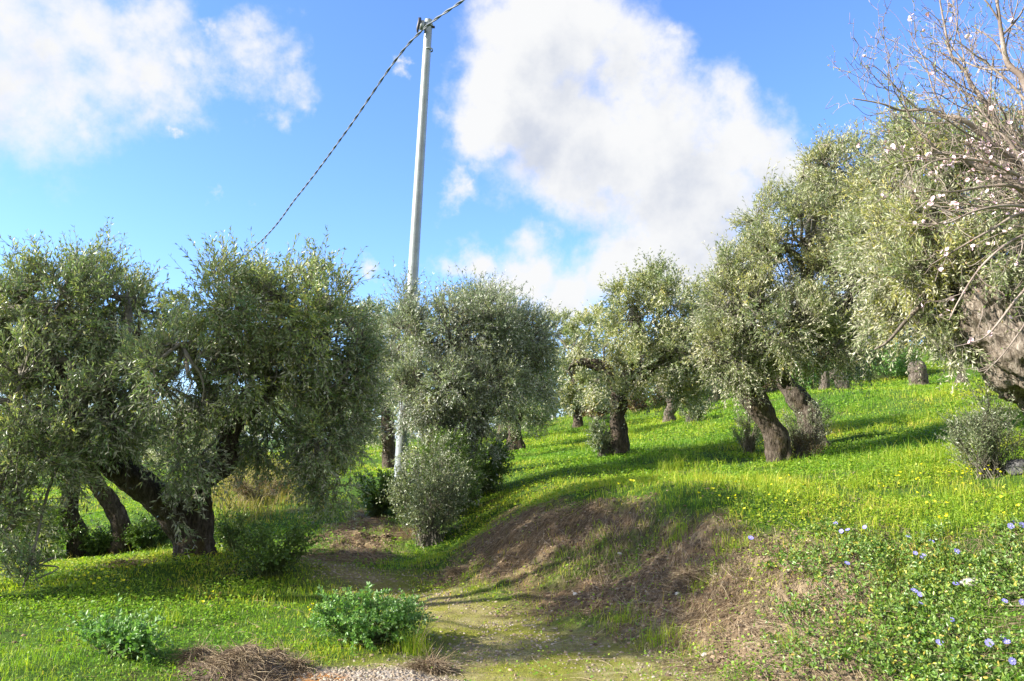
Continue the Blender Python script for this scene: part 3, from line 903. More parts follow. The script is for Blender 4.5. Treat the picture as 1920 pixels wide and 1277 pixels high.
olive('huge old olive at right edge with furrowed grey trunk leaning left', hit(2150, 890),
      [[(2170,905,8.6,110),(2120,835,8.6,88),(2050,765,8.6,80),(1965,700,8.55,74),(1905,650,8.5,68),(1868,605,8.5,60),(1850,570,8.5,50),(1830,540,8.55,36),(1790,480,8.7,24),(1740,420,8.9,15),(1710,350,9.0,9)],
       [(1868,610,8.5,46),(1900,560,8.6,42),(1930,500,8.7,32),(1925,420,8.9,20),(1900,340,9.1,12)],
       [(1830,550,8.6,24),(1770,520,8.9,18),(1710,480,9.2,14),(1680,400,9.4,9)]],
      [(1715,325,9.6,70,75,0.9),(1780,300,9.7,90,80,1.1),(1690,430,9.3,55,70,0.8),(1750,420,9.0,80,80,0.9),(1850,380,9.3,90,110,1.1),(1920,300,9.7,80,80,1.0),
       (1700,520,8.9,80,60,0.7),(1790,500,8.6,70,50,0.5),(1890,480,8.3,80,70,0.5),(1740,610,9.0,70,45,0.5),(1665,590,9.4,40,50,0.5),(1700,250,9.8,50,40,0.6),(1790,655,8.6,40,30,0.3),(1980,420,9,80,140,1.1),(1635,470,10.6,50,100,0.7),(1640,360,10.8,40,60,0.6)],
      7200, 110, M_OLIVE_LIGHT, K=7, leaf=(0.066, 0.0165), group=GR_O, bark=M_BARK_PALE, sides=128, gnarl=0.7, flare=0.35, gap=0.42, sink=0.3, extra=holes)

# leaning dead stump beside the broad olive, and hollow stumps up the meadow
def stump(label, spec, seed, sides=26):
    b = P(*spec[0][:3])
    root = thing('tree_stump', label, 'tree stump', b, 'old olive stumps and stems')
    a = Acc(); limb(a, spec, seed, 0.6, 0.4, sides, 8, 0.1)
    a.build('trunk', M_BARK_MID, root, smooth=True)


stump('grey leaning olive stem rising right behind the broad olive trunk', [(1530,812,14.8,19),(1512,775,14.8,20),(1496,750,14.8,19),(1476,722,14.8,15),(1462,690,14.6,12),(1455,640,14.4,7)], 301)
stump('slanting weathered stump in the upper meadow near the green thicket', [(1586,722,26,9),(1575,708,26,11),(1560,700,26,9)], 302, 14)
stump('short upright stump left of the slanting one in upper meadow', [(1546,732,25,8),(1547,718,25,8),(1549,700,25,6)], 303, 14)
stump('squat broad stump at the right end of the green thicket', [(1722,706,28,15),(1720,696,28,15),(1712,686,28,12)], 304, 14)

olive('young olive with thin dark stem in the upper right meadow', hit(1803, 720),
      [[(1803,720,24,12),(1803,705,24,7),(1800,680,24,6),(1795,650,24,4)]],
      [(1800,640,24,45,30,0.9),(1830,660,24,30,22,0.7),(1770,650,24,30,22,0.7)], 700, 111, M_OLIVE_LIGHT, K=6, leaf=(0.085,0.024), group=GR_O, twigs=False, bark=M_BARK_MID, flare=0.9)

far = [(560,835,34,'dark olive far behind, seen under the left tree crown'),(640,838,40,'hazy olive far behind, between left tree and pole'),(830,825,42,'distant olive crown behind the silvery olive'),
       (905,822,36,'distant olive with slim trunk left of the straight-trunked one'),(940,815,30,'second slim-trunked olive left of the straight-trunked one'),(1140,780,50,'distant olive behind the thick flaring trunk'),
       (1340,752,36,'distant olive behind the left-leaning limb of the broad olive'),(1430,742,40,'distant olive on the crest behind the broad olive trunk'),(1540,700,40,'distant olive on the crest left of the thicket'),
       (1640,672,46,'distant olive on the crest above the green thicket'),(1740,672,44,'distant olive on the crest above the squat stump'),(1850,668,40,'distant olive on the crest beside the huge old trunk'),
       (60,905,40,'distant olive beyond the twin-stemmed tree, farthest left'),(330,880,46,'distant olive seen beyond the fork of the left tree'),(1950,660,36,'distant olive on the crest at the right picture edge')]
for i, (px, py, Y, lab) in enumerate(far):
    g0 = P(px, py, Y); zz = gz_fast(g0[0], g0[1]); _, py = project(g0[0], g0[1], zz); s = 40.0/Y
    H = 165*s*(0.9 + 0.25*math.sin(i*2.3))
    olive(lab, (g0[0], g0[1], zz),
          [[(px,py,Y,9*s),(px+2,py-30*s,Y,7*s),(px-3,py-H*0.5,Y,5*s),(px,py-H*0.75,Y,3*s)]],
          [(px,py-H*0.62,Y,55*s,H*0.30,2.0),(px-38*s,py-H*0.5,Y,40*s,H*0.26,1.6),(px+38*s,py-H*0.52,Y,40*s,H*0.27,1.6)],
          900, 400+i, (M_OLIVE_LIGHT if i % 3 else M_OLIVE), K=5, leaf=(0.15, 0.05), group='distant olive trees', twigs=False, flare=0.3, shootL=(0.3, 0.6), gap=0.28, sides=10, n_sub=3)

# far-off wood that closes the view beyond the grove
g = np.random.default_rng(77)
n = 30000
wx = g.uniform(-85, 70, n); wy = 66 + g.normal(0, 2.5, n) + 6*np.sin(wx*0.05)
wh = (3.2 + 3.6*fbm2(wx, wx*0+3, 0.16, 3, 55))
wz = zbase(wx, wy) - 0.3 + wh*g.random(n)**0.8
wl = Acc(); leaf_cards(wl, np.stack([wx, wy, wz], -1), randdir(n, g), randdir(n, g), g.uniform(.35, .8, n), g.uniform(.2, .4, n), g.random(n), g.random(n))
tag(wl.build('distant_woodland', M_OLIVE), 'far wood of olives closing the view beyond the grove', 'woodland', kind='stuff')

# ------------------------------------------------------------------ bushes
def bush(label, px, py, wpx, hpx, n, seed, mat, leaf=(0.035, 0.018), K=6, oval=True, name='bush', cat='bush', group=None, depth=0.8, shootL=(0.14, 0.36), up=1.0, at=None, stems=14, bend=-0.2, low=0.0, tintv=0.5):
    g = np.random.default_rng(seed)
    b = hit(px, py) if at is None else np.array(at, float)
    Y = b[1]; rx = wpx/F_PX*Y/2; h = hpx/F_PX*Y; ry = rx*depth
    root = thing(name, label, cat, b, group)
    # ragged stems rise from the foot, each carries its own side shoots
    ns0 = max(5, int(round(wpx*hpx/1500.0)) + 5)
    an = g.uniform(0, 2*math.pi, ns0); rr_ = g.random(ns0)**0.6
    tips = b + np.stack([np.cos(an)*rr_*rx, np.sin(an)*rr_*ry, h*(1.02 - 0.45*rr_)*g.uniform(0.62, 1.12, ns0)], -1)
    foot = b + np.stack([np.cos(an)*rr_*rx*0.35, np.sin(an)*rr_*ry*0.35, np.zeros(ns0)], -1)
    k_ = g.choice(ns0, n, p=(lambda q: q/q.sum())(g.uniform(0.3, 1.0, ns0)))
    t_ = g.uniform(0.12, 1.0, n)**0.8
    S = foot[k_]*(1-t_)[:, None] + tips[k_]*t_[:, None]
    S[:, :2] += (foot[k_, :2]-b[:2])*(0.9*t_*(1-t_))[:, None]
    S = S + g.normal(0, 1, (n, 3))*(0.13*min(rx, h)*(1.1-0.6*t_))[:, None]
    S[:, 2] = np.maximum(S[:, 2], b[2] + 0.02)
    d = norm(np.stack([S[:, 0]-b[0], S[:, 1]-b[1], 0*t_], -1))
    D = norm(d*0.55 + g.normal(0, 0.45, (n, 3)) + np.array([0, 0, up]))
    L = g.uniform(*shootL, n)
    Bd = np.stack([g.normal(0, .03, n), g.normal(0, .03, n), bend*L*g.uniform(.3, 1.3, n)], -1)
    a = Acc(); shoot_leaves(a, S, D, L, Bd, K, leaf[0], leaf[1], np.clip(tintv + g.normal(0, .2, n), 0, 1), ang=(0.7, 1.25), oval=oval, g=g)
    a.build('foliage', mat, root)
    w = Acc()
    ns = min(n, 160)
    tgt = S[g.choice(n, ns, replace=False)]
    A = b + np.stack([g.normal(0, rx*0.2, ns), g.normal(0, ry*0.2, ns), np.full(ns, -0.03)], -1)
    thin_tubes(w, A, (A+tgt)/2 + g.normal(0, 0.04, (ns, 3)) + np.array([0, 0, 0.08*h]), tgt, np.full(ns, 0.006), np.full(ns, 0.002), 5)
    thin_tubes(w, S, S + D*L[:, None]*0.5, S + D*L[:, None] + Bd, np.full(n, 0.0022), np.full(n, 0.001), 3)
    w.build('stems', M_STEM if mat in (M_HERB, M_BUSH) else M_TWIG, root)
    return root


bush('grey-green sucker bush at the silvery olive foot, right of the pole', 808, 1018, 145, 205, 950, 501, M_BUSH_GREY, (0.034, 0.017))
bush('leafy green sucker bush climbing the silvery olive trunk', 850, 975, 120, 175, 760, 502, M_BUSH, (0.036, 0.018))
bush('dark shiny-leaved bush right of the silvery olive trunk', 905, 925, 105, 115, 620, 503, M_BUSH, (0.040, 0.022))
bush('dark evergreen shrub at the foot of the pole', 705, 965, 80, 85, 420, 504, M_BUSH, (0.05, 0.02))
bush('loose dark shrub just right of the left tree trunk', 505, 1078, 130, 82, 230, 505, M_BUSH, (0.035, 0.018), shootL=(0.15, 0.4))
bush('tall sprawling shrub behind the left tree trunk', 450, 1040, 90, 75, 120, 506, M_BUSH, (0.035, 0.017), shootL=(0.15, 0.4))
bush('lush green herb clump with feathery leaves beside the track', 690, 1206, 165, 90, 300, 507, M_HERB, (0.030, 0.017), K=9, shootL=(0.16, 0.30), name='herb_clump', cat='plant', bend=-0.5, depth=0.9)
bush('low bluish herb patch in the left foreground grass', 215, 1232, 150, 42, 130, 508, M_HERB, (0.035, 0.02), K=7, name='herb_clump', cat='plant', bend=-0.5)
bush('grey-leaved shrub below the huge old olive, right side', 1858, 894, 110, 165, 560, 509, M_BUSH_GREY, (0.034, 0.011), up=1.4, oval=False, shootL=(0.15, 0.4))
bush('thin sucker shoots left of the broad olive trunk', 1405, 852, 45, 110, 200, 510, M_BUSH_GREY, (0.036, 0.013), up=1.2, oval=False)
bush('bushy suckers between broad olive trunk and leaning stump', 1515, 850, 80, 110, 220, 511, M_BUSH_GREY, (0.04, 0.015), up=1.0, oval=False)
bush('dry brownish bramble at the right of the broad olive foot', 1500, 862, 70, 40, 260, 512, M_DRYBUSH, (0.03, 0.012), oval=False)
bush('sucker bush on the left of the flaring trunk', 1132, 856, 42, 75, 260, 513, M_BUSH_GREY, (0.045, 0.02))
bush('small sucker bush below the crooked pale-trunked olive', 1300, 792, 60, 55, 260, 514, M_BUSH_GREY, (0.055, 0.025))
bush('undergrowth bush between the two stems at far left', 185, 1042, 90, 34, 260, 515, M_BUSH, (0.04, 0.02))
bush('shady bush right of the twin-stemmed olive', 285, 1030, 80, 55, 260, 516, M_BUSH, (0.04, 0.02))
bush('leafy bush under the far left crown', 60, 1050, 150, 110, 520, 517, M_BUSH, (0.042, 0.02))
bush('bright green thicket on the meadow crest', 1650, 712, 170, 60, 900, 518, M_HERB, (0.09, 0.05), K=5, shootL=(0.25, 0.5))
bush('bright green weeds left of the thicket under the broad olive', 1530, 735, 110, 55, 500, 519, M_HERB, (0.08, 0.045), K=5, shootL=(0.25, 0.45))
bush('dry brown hedge beyond the small distant olive', 1125, 785, 110, 45, 500, 520, M_DRYBUSH, (0.14, 0.06), K=5, at=P(1125, 786, 41), shootL=(0.3, 0.7))
bush('rusty brown hedge right of the flaring trunk, at meadow edge', 1215, 775, 130, 50, 500, 521, M_DRYBUSH, (0.14, 0.06), K=5, at=P(1215, 776, 41), shootL=(0.3, 0.7))
bush('brown scrub on the crest behind the broad olive', 1420, 735, 170, 50, 600, 522, M_DRYBUSH, (0.12, 0.05), K=5, at=P(1420, 742, 34), shootL=(0.3, 0.7))
bush('reddish dry scrub on the crest left of the green thicket', 1560, 690, 120, 45, 400, 523, M_DRYBUSH, (0.12, 0.05), K=5, at=P(1560, 695, 36), shootL=(0.3, 0.7))
bush('grey scrub along the wire fence', 1000, 795, 130, 36, 420, 524, M_BUSH_GREY, (0.14, 0.05), K=5, at=P(1010, 797, 43), shootL=(0.3, 0.6))
bush('dry straw-coloured brush on slope behind the left tree', 480, 935, 150, 40, 420, 525, M_DRYBUSH, (0.05, 0.01), oval=False, shootL=(0.15, 0.35))

# ------------------------------------------------------------------ grass, clover, straw
def spread(n, p, ymin, ymax, seed):
    """points over the ground in front of the camera, thinning out with distance"""
    g = np.random.default_rng(seed)
    yy = np.linspace(ymin, ymax, 2000)
    w = yy**(-p)*(1.5*yy + 4.0); cdf = np.cumsum(w); cdf /= cdf[-1]
    y = np.interp(g.random(n), cdf, yy)
    x = g.uniform(-0.75, 0.75, n)*(y + 2.7)
    return x, y, g


def gzv(x, y):
    """height read off the very grid the ground is made of"""
    i = np.clip(np.searchsorted(gy, y) - 1, 0, ny-2); j = np.clip(np.searchsorted(gx, x) - 1, 0, nx-2)
    ty = (y-gy[i])/(gy[i+1]-gy[i]); tx = (x-gx[j])/(gx[j+1]-gx[j])
    return (GZ[i, j]*(1-tx)*(1-ty) + GZ[i, j+1]*tx*(1-ty) + GZ[i+1, j]*(1-tx)*ty + GZ[i+1, j+1]*tx*ty)


def blades(acc, x, y, z, h, w, lean, rnd, tint, g):
    n = len(x)
    az = g.uniform(0, 2*math.pi, n); la = g.uniform(0, 2*math.pi, n)
    s = np.stack([np.cos(az), np.sin(az), np.zeros(n)], -1)
    ln = np.stack([np.cos(la)*lean, np.sin(la)*lean, np.zeros(n)], -1)*h[:, None]
    b = np.stack([x, y, z - 0.01], -1)
    up = np.array([0, 0, 1.0])
    m = b + up*h[:, None]*0.58 + ln*0.3
    t = b + up*(h*(1 - 0.35*lean))[:, None] + ln
    W = w[:, None]*0.5
    V = np.stack([b - s*W, b + s*W, m - s*W*0.8, m + s*W*0.8, t - s*W*0.12, t + s*W*0.12], 1)
    k = np.arange(n)[:, None]*6
    Fq = np.concatenate([np.hstack([k, k+1, k+3, k+2]), np.hstack([k+2, k+3, k+5, k+4])])
    acc.add(V.reshape(-1, 3), Fq, rnd=np.repeat(rnd, 6), tint=np.repeat(tint, 6))


def veg_density(x, y):
    mm = masks(x, y)
    d = np.ones_like(x)
    d = d*(1 - 0.90*mm['soil']*(1-0.3*mm['sand']))*(1 - 0.55*mm['track'])*(1 - 0.97*mm['grav'])
    v = soft(sdf(Z_VINCA, x, y), 0.5)
    bald = np.clip((fbm2(x, y, 0.8, 4, 77) - 0.66)*12, 0, 1)
    d = d*(1 - 0.30*v)*(1 - 0.8*bald)
    return d, mm, v


# blades
x, y, g = spread(400000, 1.55, 3.6, 50, 61)
dens, mm, vv = veg_density(x, y)
keep = g.random(len(x)) < dens
x, y = x[keep], y[keep]; tr_m = mm['track'][keep]; so_m = mm['soil'][keep]; v_m = vv[keep]
z = gzv(x, y)
tall = fbm2(x, y, 0.55, 4, 41); patch = fbm2(x, y, 1.7, 3, 42)
tt = np.clip((tall - 0.42)*4, 0, 1)
right = np.clip((x + 0.5)/2, 0, 1)
h = (0.025 + 0.04*g.random(len(x)) + tt*right*0.12*g.random(len(x))**1.6 + 0.03*patch)*(1 - 0.65*tr_m)*(0.9 + 0.1*right)
h *= np.where(g.random(len(x)) < 0.03, 1.8, 1.0)*(1 + 0.015*y)*(0.55 + 0.9*np.clip((fbm2(x, y, 3.0, 3, 46)-0.3)*2.2, 0, 1.3))
wd = 0.0036*(y/5.5)**0.75*g.uniform(0.7, 1.3, len(x))
dryz = soft(sdf(Z_DRY, x, y), 1.5)
tint = np.clip(0.40 + 1.6*(fbm2(x, y, 0.45, 4, 43) - 0.5) + 1.1*(fbm2(x, y, 2.2, 3, 44) - 0.5) + 0.20*tr_m + 0.30*so_m + 0.55*dryz + 0.22*np.clip((fbm2(x, y, 0.8, 4, 58) - 0.30)*5, 0, 1)*np.clip(0.4 - x*0.5, 0, 1) + g.normal(0, .1, len(x)), 0, 0.98)
ga = Acc(); blades(ga, x, y, z, h, wd, g.uniform(0.15, 0.75, len(x)), g.random(len(x)), tint, g)
tag(ga.build('grass', M_GRASS), 'bright green meadow grass over field and slopes', 'grass', kind='stuff')

# low clover and wood sorrel carpet
x, y, g = spread(520000, 1.6, 3.6, 34, 62)
dens, mm, vv = veg_density(x, y)
clump = np.clip((fbm2(x, y, 1.1, 4, 51) - 0.36)*5, 0.12, 1)
yel = np.clip((fbm2(x, y, 0.8, 4, 58) - 0.30)*5, 0, 1)*np.clip(0.6 - x*0.5, 0, 1)
keep = g.random(len(x)) < dens*clump*(1 - 0.75*mm['track'])*(1 - 0.7*yel)
x, y = x[keep], y[keep]; n = len(x)
z = gzv(x, y) + 0.012 + 0.055*g.random(n)*(0.5 + fbm2(x, y, 2.5, 3, 52))
d = norm(np.stack([g.normal(size=n), g.normal(size=n), g.normal(0.1, 0.35, n)], -1))
nn = norm(np.stack([g.normal(0, .5, n), g.normal(0, .5, n), np.ones(n)], -1))
sz = 0.020*(y/5.5)**0.72*g.uniform(0.6, 1.3, n)
ca = Acc(); leaf_cards(ca, np.stack([x, y, z], -1), d, nn, sz, sz*0.85, g.random(n), np.clip(0.42 + 1.3*(fbm2(x, y, 0.45, 4, 43)-0.5) + g.normal(0, .12, n), 0, 1), fold=0.1)
tag(ca.build('clover', M_CLOVER), 'low carpet of clover-like leaves under the grass', 'ground cover', kind='stuff')

# tall dry grass behind the left tree
g = np.random.default_rng(63)
bb0, bb1 = Z_DRY.min(0)-0.5, Z_DRY.max(0)+0.5
x = g.uniform(bb0[0], bb1[0], 26000); y = g.uniform(bb0[1], bb1[1], 26000)
keep = (sdf(Z_DRY, x, y) + (fbm2(x, y, 1.5, 3, 5)-0.5)*1.2 < 0); x, y = x[keep], y[keep]; n = len(x)
da = Acc(); blades(da, x, y, gzv(x, y), g.uniform(0.12, 0.42, n), np.full(n, 0.010), g.uniform(.2, .9, n), g.random(n), g.random(n), g)
tag(da.build('dry_grass', M_DRYGRASS), 'tall yellowed grass on the slope behind the left tree', 'grass', kind='stuff')

# dead stalks matted over the bare bank
def straw(n, zone_w, seed, lay=0.02, ln=(0.08, 0.34)):
    g = np.random.default_rng(seed)
    bb0 = np.array([-4.5, 4.6]); bb1 = np.array([5.5, 13.0])
    x = g.uniform(bb0[0], bb1[0], n*5); y = g.uniform(bb0[1], bb1[1], n*5)
    k = g.random(len(x)) < zone_w(x, y); x, y = x[k][:n], y[k][:n]; n = len(x)
    e = 0.05
    gxx = (gzv(x+e, y)-gzv(x-e, y))/(2*e); gyy = (gzv(x, y+e)-gzv(x, y-e))/(2*e)
    flow = fbm2(x, y, 1.1, 3, 71)*6.28*1.5
    dx = -gxx*1.2 + np.cos(flow)*0.7 + g.normal(0, .45, n); dy = -gyy*1.2 + np.sin(flow)*0.7 + g.normal(0, .45, n)
    q = np.hypot(dx, dy); dx /= q; dy /= q
    L = g.uniform(*ln, n)
    A = np.stack([x, y, gzv(x, y) + g.uniform(0, lay, n)], -1)
    x2, y2 = x + dx*L, y + dy*L
    B = np.stack([x2, y2, gzv(x2, y2) + g.uniform(-0.01, lay*1.6, n)], -1)
    M = (A+B)/2 + np.stack([g.normal(0, .03, n), g.normal(0, .03, n), g.uniform(0.0, 0.035, n)], -1)
    a = Acc(); thin_tubes(a, A, M, B, np.full(n, 0.0016), np.full(n, 0.0008), 3, rnd=g.random(n))
    a.A['tint'] = [np.full(a.n, 0.5)]
    return a


def zone_bank(x, y):
    m_ = masks(x, y)
    return np.clip(m_['bare']*0.9*(0.25 + np.clip((fbm2(x, y, 1.6, 3, 88)-0.42)*6, 0, 1)) + 0.25*m_['sand'] + 0.34*soft(sdf(Z_VINCA, x, y), 0.5) + 0.012, 0, 1)


tag(straw(28000, zone_bank, 64, ln=(0.05, 0.30)).build('dead_stalks', M_STRAW), 'matted brown dead stalks strewn over the bare bank', 'dry stalks', kind='stuff')

# periwinkle cover on the right bank
g = np.random.default_rng(65)
bb0, bb1 = Z_VINCA.min(0)-0.3, Z_VINCA.max(0)+0.3
x = g.uniform(bb0[0], bb1[0], 16000); y = g.uniform(bb0[1], bb1[1], 16000)
cl = fbm2(x, y, 1.9, 4, 90)
k = (sdf(Z_VINCA, x, y) + (cl-0.5)*1.6 < 0) & (cl > 0.485) & (g.random(len(x)) < 1 - 0.6*soft(sdf(Z_SAND, x, y)+0.05, 0.4)); x, y = x[k][:3000], y[k][:3000]; n = len(x)
S = np.stack([x, y, gzv(x, y) + 0.005], -1)
D = norm(np.stack([g.normal(0, 1, n), g.normal(-0.2, 1, n), g.uniform(0.3, 1.6, n)], -1))
va = Acc(); shoot_leaves(va, S, D, g.uniform(0.07, 0.18, n), np.stack([g.normal(0, .02, n), g.normal(0, .02, n), g.uniform(-0.03, 0.01, n)], -1), 4, 0.027, 0.015, np.full(n, .5), ang=(0.8, 1.3), oval=True, g=g)
tag(va.build('periwinkle_leaves', M_VINCA), 'glossy periwinkle leaves trailing over the right bank', 'ground cover', kind='stuff')

# gravel and pebbles on the track
def pebbles(n, weight, seed, sz=(0.006, 0.022)):
    g = np.random.default_rng(seed)
    x = g.uniform(-4, 5, n*12); y = g.uniform(4.2, 12, n*12)
    k = g.random(len(x)) < weight(x, y); x, y = x[k][:n], y[k][:n]; n = len(x)
    ico = []
    for th in range(6):
        ico.append((math.cos(th*math.pi/3), math.sin(th*math.pi/3), -0.1))
    for th in range(6):
        ico.append((0.62*math.cos(th*math.pi/3+.5), 0.62*math.sin(th*math.pi/3+.5), 0.55))
    T = np.array(ico)
    s = g.uniform(*sz, n)*(5/ np.maximum(y, 5))**-0.3
    jit = g.uniform(0.75, 1.25, (n, 12, 3)); sc = np.stack([s, s*g.uniform(.6, 1, n), s*g.uniform(.5, .9, n)], -1)
    V = T[None]*jit*sc[:, None, :]
    a = g.uniform(0, 6.28, n); c, sn = np.cos(a)[:, None], np.sin(a)[:, None]
    V = np.stack([V[..., 0]*c - V[..., 1]*sn, V[..., 0]*sn + V[..., 1]*c, V[..., 2]], -1)
    V += np.stack([x, y, gzv(x, y)+0.001], -1)[:, None]
    b = np.arange(n)[:, None]*12
    Fq = [np.hstack([b+i, b+(i+1) % 6, b+6+(i+1) % 6, b+6+i]) for i in range(6)] + [np.hstack([b+6, b+7, b+8, b+9]), np.hstack([b+6, b+9, b+10, b+11])]
    ac = Acc(); ac.add(V.reshape(-1, 3), np.concatenate(Fq), rnd=np.repeat(g.random(n), 12), tint=0.5)
    return ac


M_PEB, nt = new_mat('pebble')
p = nt.nodes.new('ShaderNodeBsdfPrincipled'); p.inputs['Roughness'].default_value = 0.9
nt.links.new(ramp(nt, attr_out(nt, 'rnd'), [(0, (0.16, 0.12, 0.08)), (0.6, (0.26, 0.205, 0.14)), (1, (0.40, 0.34, 0.26))]), p.inputs['Base Color'])
o_ = nt.nodes.new('ShaderNodeOutputMaterial'); nt.links.new(p.outputs[0], o_.inputs[0])


def w_track(x, y):
    m_ = masks(x, y)
    return np.clip(m_['grav']*1.0 + 0.20*m_['track']*np.clip((fbm2(x, y, 1.5, 3, 95)-0.42)*7, 0.1, 1) + 0.05*m_['soil'], 0, 1)


tag(pebbles(13000, w_track, 66, (0.005, 0.016)).build('gravel', M_PEB), 'pale gravel scattered on the dirt track', 'gravel', kind='stuff')

M_CLOD, nt = new_mat('earth_clod')
p = nt.nodes.new('ShaderNodeBsdfPrincipled'); p.inputs['Roughness'].default_value = 0.97
nt.links.new(ramp(nt, attr_out(nt, 'rnd'), [(0, (0.08, 0.052, 0.03)), (0.6, (0.19, 0.13, 0.075)), (1, (0.34, 0.25, 0.15))]), p.inputs['Base Color'])
o_ = nt.nodes.new('ShaderNodeOutputMaterial'); nt.links.new(p.outputs[0], o_.inputs[0])
tag(pebbles(8000, lambda x, y: np.clip(masks(x, y)['soil']*(0.15 + np.clip((fbm2(x, y, 2.6, 3, 96)-0.45)*6, 0, 1)) + 0.01, 0, 1), 67, (0.004, 0.022)).build('earth_clods', M_CLOD), 'crumbled brown clods of earth on the bare bank', 'earth', kind='stuff')

# ------------------------------------------------------------------ pole and cable
M_POLE = simple_mat('galvanised_steel', (0.36, 0.39, 0.38), 0.42, 0.35, 3.5, (0.27, 0.29, 0.29), (14, 0.12, 0.01), spec=0.5)
M_DARK = simple_mat('dark_metal', (0.06, 0.06, 0.065), 0.5, 0.5)
M_CABLE = simple_mat('cable_rubber', (0.10, 0.11, 0.12), 0.45, nscale=4, ncol=(0.2, 0.21, 0.22), spec=0.5)
pb = P(748, 925, 15.0); pb[2] = gz(pb[0], pb[1])
pt = P(804, 38, 15.0)
pole = thing('utility_pole', 'tall tapered grey steel pole leaning slightly right above the olives', 'pole', pb)
a = Acc()
th = np.linspace(0, 2*math.pi, 8, endpoint=False) + 0.39
rings = []
for t in np.linspace(0, 1, 24):
    c = (pb - [0, 0, 0.3])*(1-t) + pt*t; r = 0.128*(1-t) + 0.080*t
    rings.append(np.stack([c[0] + r*np.cos(th), c[1] + r*np.sin(th), np.full(8, c[2])], -1))
V = np.concatenate(rings); i = np.arange(23)[:, None]*8; j = np.arange(8)[None]; j2 = (j+1) % 8
a.add(V, np.stack([i+j, i+j2, i+8+j2, i+8+j], -1).reshape(-1, 4))
a.add(rings[-1], [[0, 1, 2, 3], [0, 3, 4, 5], [0, 5, 6, 7]])
a.build('shaft', M_POLE, pole)


def box_acc(acc, c, sx, sy, sz, rot=0.0):
    c = np.array(c, float)
    v = np.array([[x_, y_, z_] for z_ in (-1, 1) for x_, y_ in ((-1, -1), (1, -1), (1, 1), (-1, 1))], float)*[sx, sy, sz]
    cr, sr = math.cos(rot), math.sin(rot)
    v = np.stack([v[:, 0]*cr - v[:, 1]*sr, v[:, 0]*sr + v[:, 1]*cr, v[:, 2]], -1) + c
    acc.add(v, [[0, 3, 2, 1], [4, 5, 6, 7], [0, 1, 5, 4], [1, 2, 6, 5], [2, 3, 7, 6], [3, 0, 4, 7]], rnd=0.5)


def ring_band(acc, c, r, hgt):
    th_ = np.linspace(0, 2*math.pi, 20, endpoint=False)
    lo = np.stack([c[0]+r*np.cos(th_), c[1]+r*np.sin(th_), np.full(20, c[2]-hgt/2)], -1); hi = lo + [0, 0, hgt]
    lo2 = np.stack([c[0]+r*.9*np.cos(th_), c[1]+r*.9*np.sin(th_), np.full(20, c[2]-hgt/2)], -1); hi2 = lo2 + [0, 0, hgt]
    V_ = np.concatenate([lo, hi, lo2, hi2]); j_ = np.arange(20); n_ = (j_+1) % 20
    acc.add(V_, np.concatenate([np.stack([j_, n_, 20+n_, 20+j_], -1), np.stack([20+j_, 20+n_, 60+n_, 60+j_], -1), np.stack([40+j_, j_, n_, 40+n_], -1)[:, [0, 3, 2, 1]]]), rnd=0.5)


a = Acc(); ring_band(a, pt - [0, 0, 0.12], 0.092, 0.05); a.build('upper_band', M_POLE, pole)
a = Acc(); ring_band(a, pt - [0, 0, 0.62], 0.093, 0.03); a.build('lower_band', M_POLE, pole)
a = Acc(); box_acc(a, pt + [-0.13, -0.05, -0.13], 0.05, 0.03, 0.09); a.build('bracket', M_POLE, pole)
a = Acc(); box_acc(a, pt + [-0.17, -0.08, -0.03], 0.03, 0.02, 0.035); a.build('insulator', M_DARK, pole)
a = Acc(); box_acc(a, pt + [0.10, -0.03, -0.16], 0.025, 0.015, 0.02); a.build('bolt', M_DARK, pole)
a = Acc(); tube(a, [pt+[-0.17, -0.1, -0.02], pt+[-0.17, -0.13, -0.10], pt+[-0.20, -0.12, -0.22], pt+[-0.21, -0.1, -0.30]], [0.03, 0.035, 0.03, 0.02], 8, 4); a.build('cable_clamp', M_DARK, pole)


def cable(name, label, pts, sag_r=0.014):
    C = catmull(pts, 60)
    L = np.concatenate([[0], np.cumsum(np.linalg.norm(np.diff(C, axis=0), axis=1))])
    tot = L[-1]; m_ = int(tot/0.06)
    s = np.linspace(0, tot, m_)
    C = np.stack([np.interp(s, L, C[:, k]) for k in range(3)], -1)
    T, N, B = frames(C)
    a = Acc()
    for ph in (0, math.pi):
        an = s*2*math.pi/0.85 + ph
        Cc = C + sag_r*(N*np.cos(an)[:, None] + B*np.sin(an)[:, None])
        sides = 6; th_ = np.linspace(0, 2*math.pi, sides, endpoint=False)
        V = Cc[:, None] + 0.0145*(N[:, None]*np.cos(th_)[None, :, None] + B[:, None]*np.sin(th_)[None, :, None])
        i = np.arange(m_-1)[:, None]; j = np.arange(sides)[None]; j2 = (j+1) % sides
        a.add(V.reshape(-1, 3), np.stack([i*sides+j, i*sides+j2, (i+1)*sides+j2, (i+1)*sides+j], -1).reshape(-1, 4), rnd=0.5)
    o = a.build(name, M_CABLE, None, smooth=True)
    return tag(o, label, 'cable')


cp = P(797, 52, 14.82)
cable('overhead_cable', 'twisted overhead cable running from the pole down to the left and up to the right',
      [P(300, 605, 38), P(470, 470, 27.5), P(560, 365, 22.8), P(650, 245, 19.0), P(740, 115, 16.2), cp, P(872, -2, 13.5), P(872, -2, 13.5) + (P(872, -2, 13.5)-cp)*1.5, P(872, -2, 13.5) + (P(872, -2, 13.5)-cp)*4 + [0, 0, .15]])

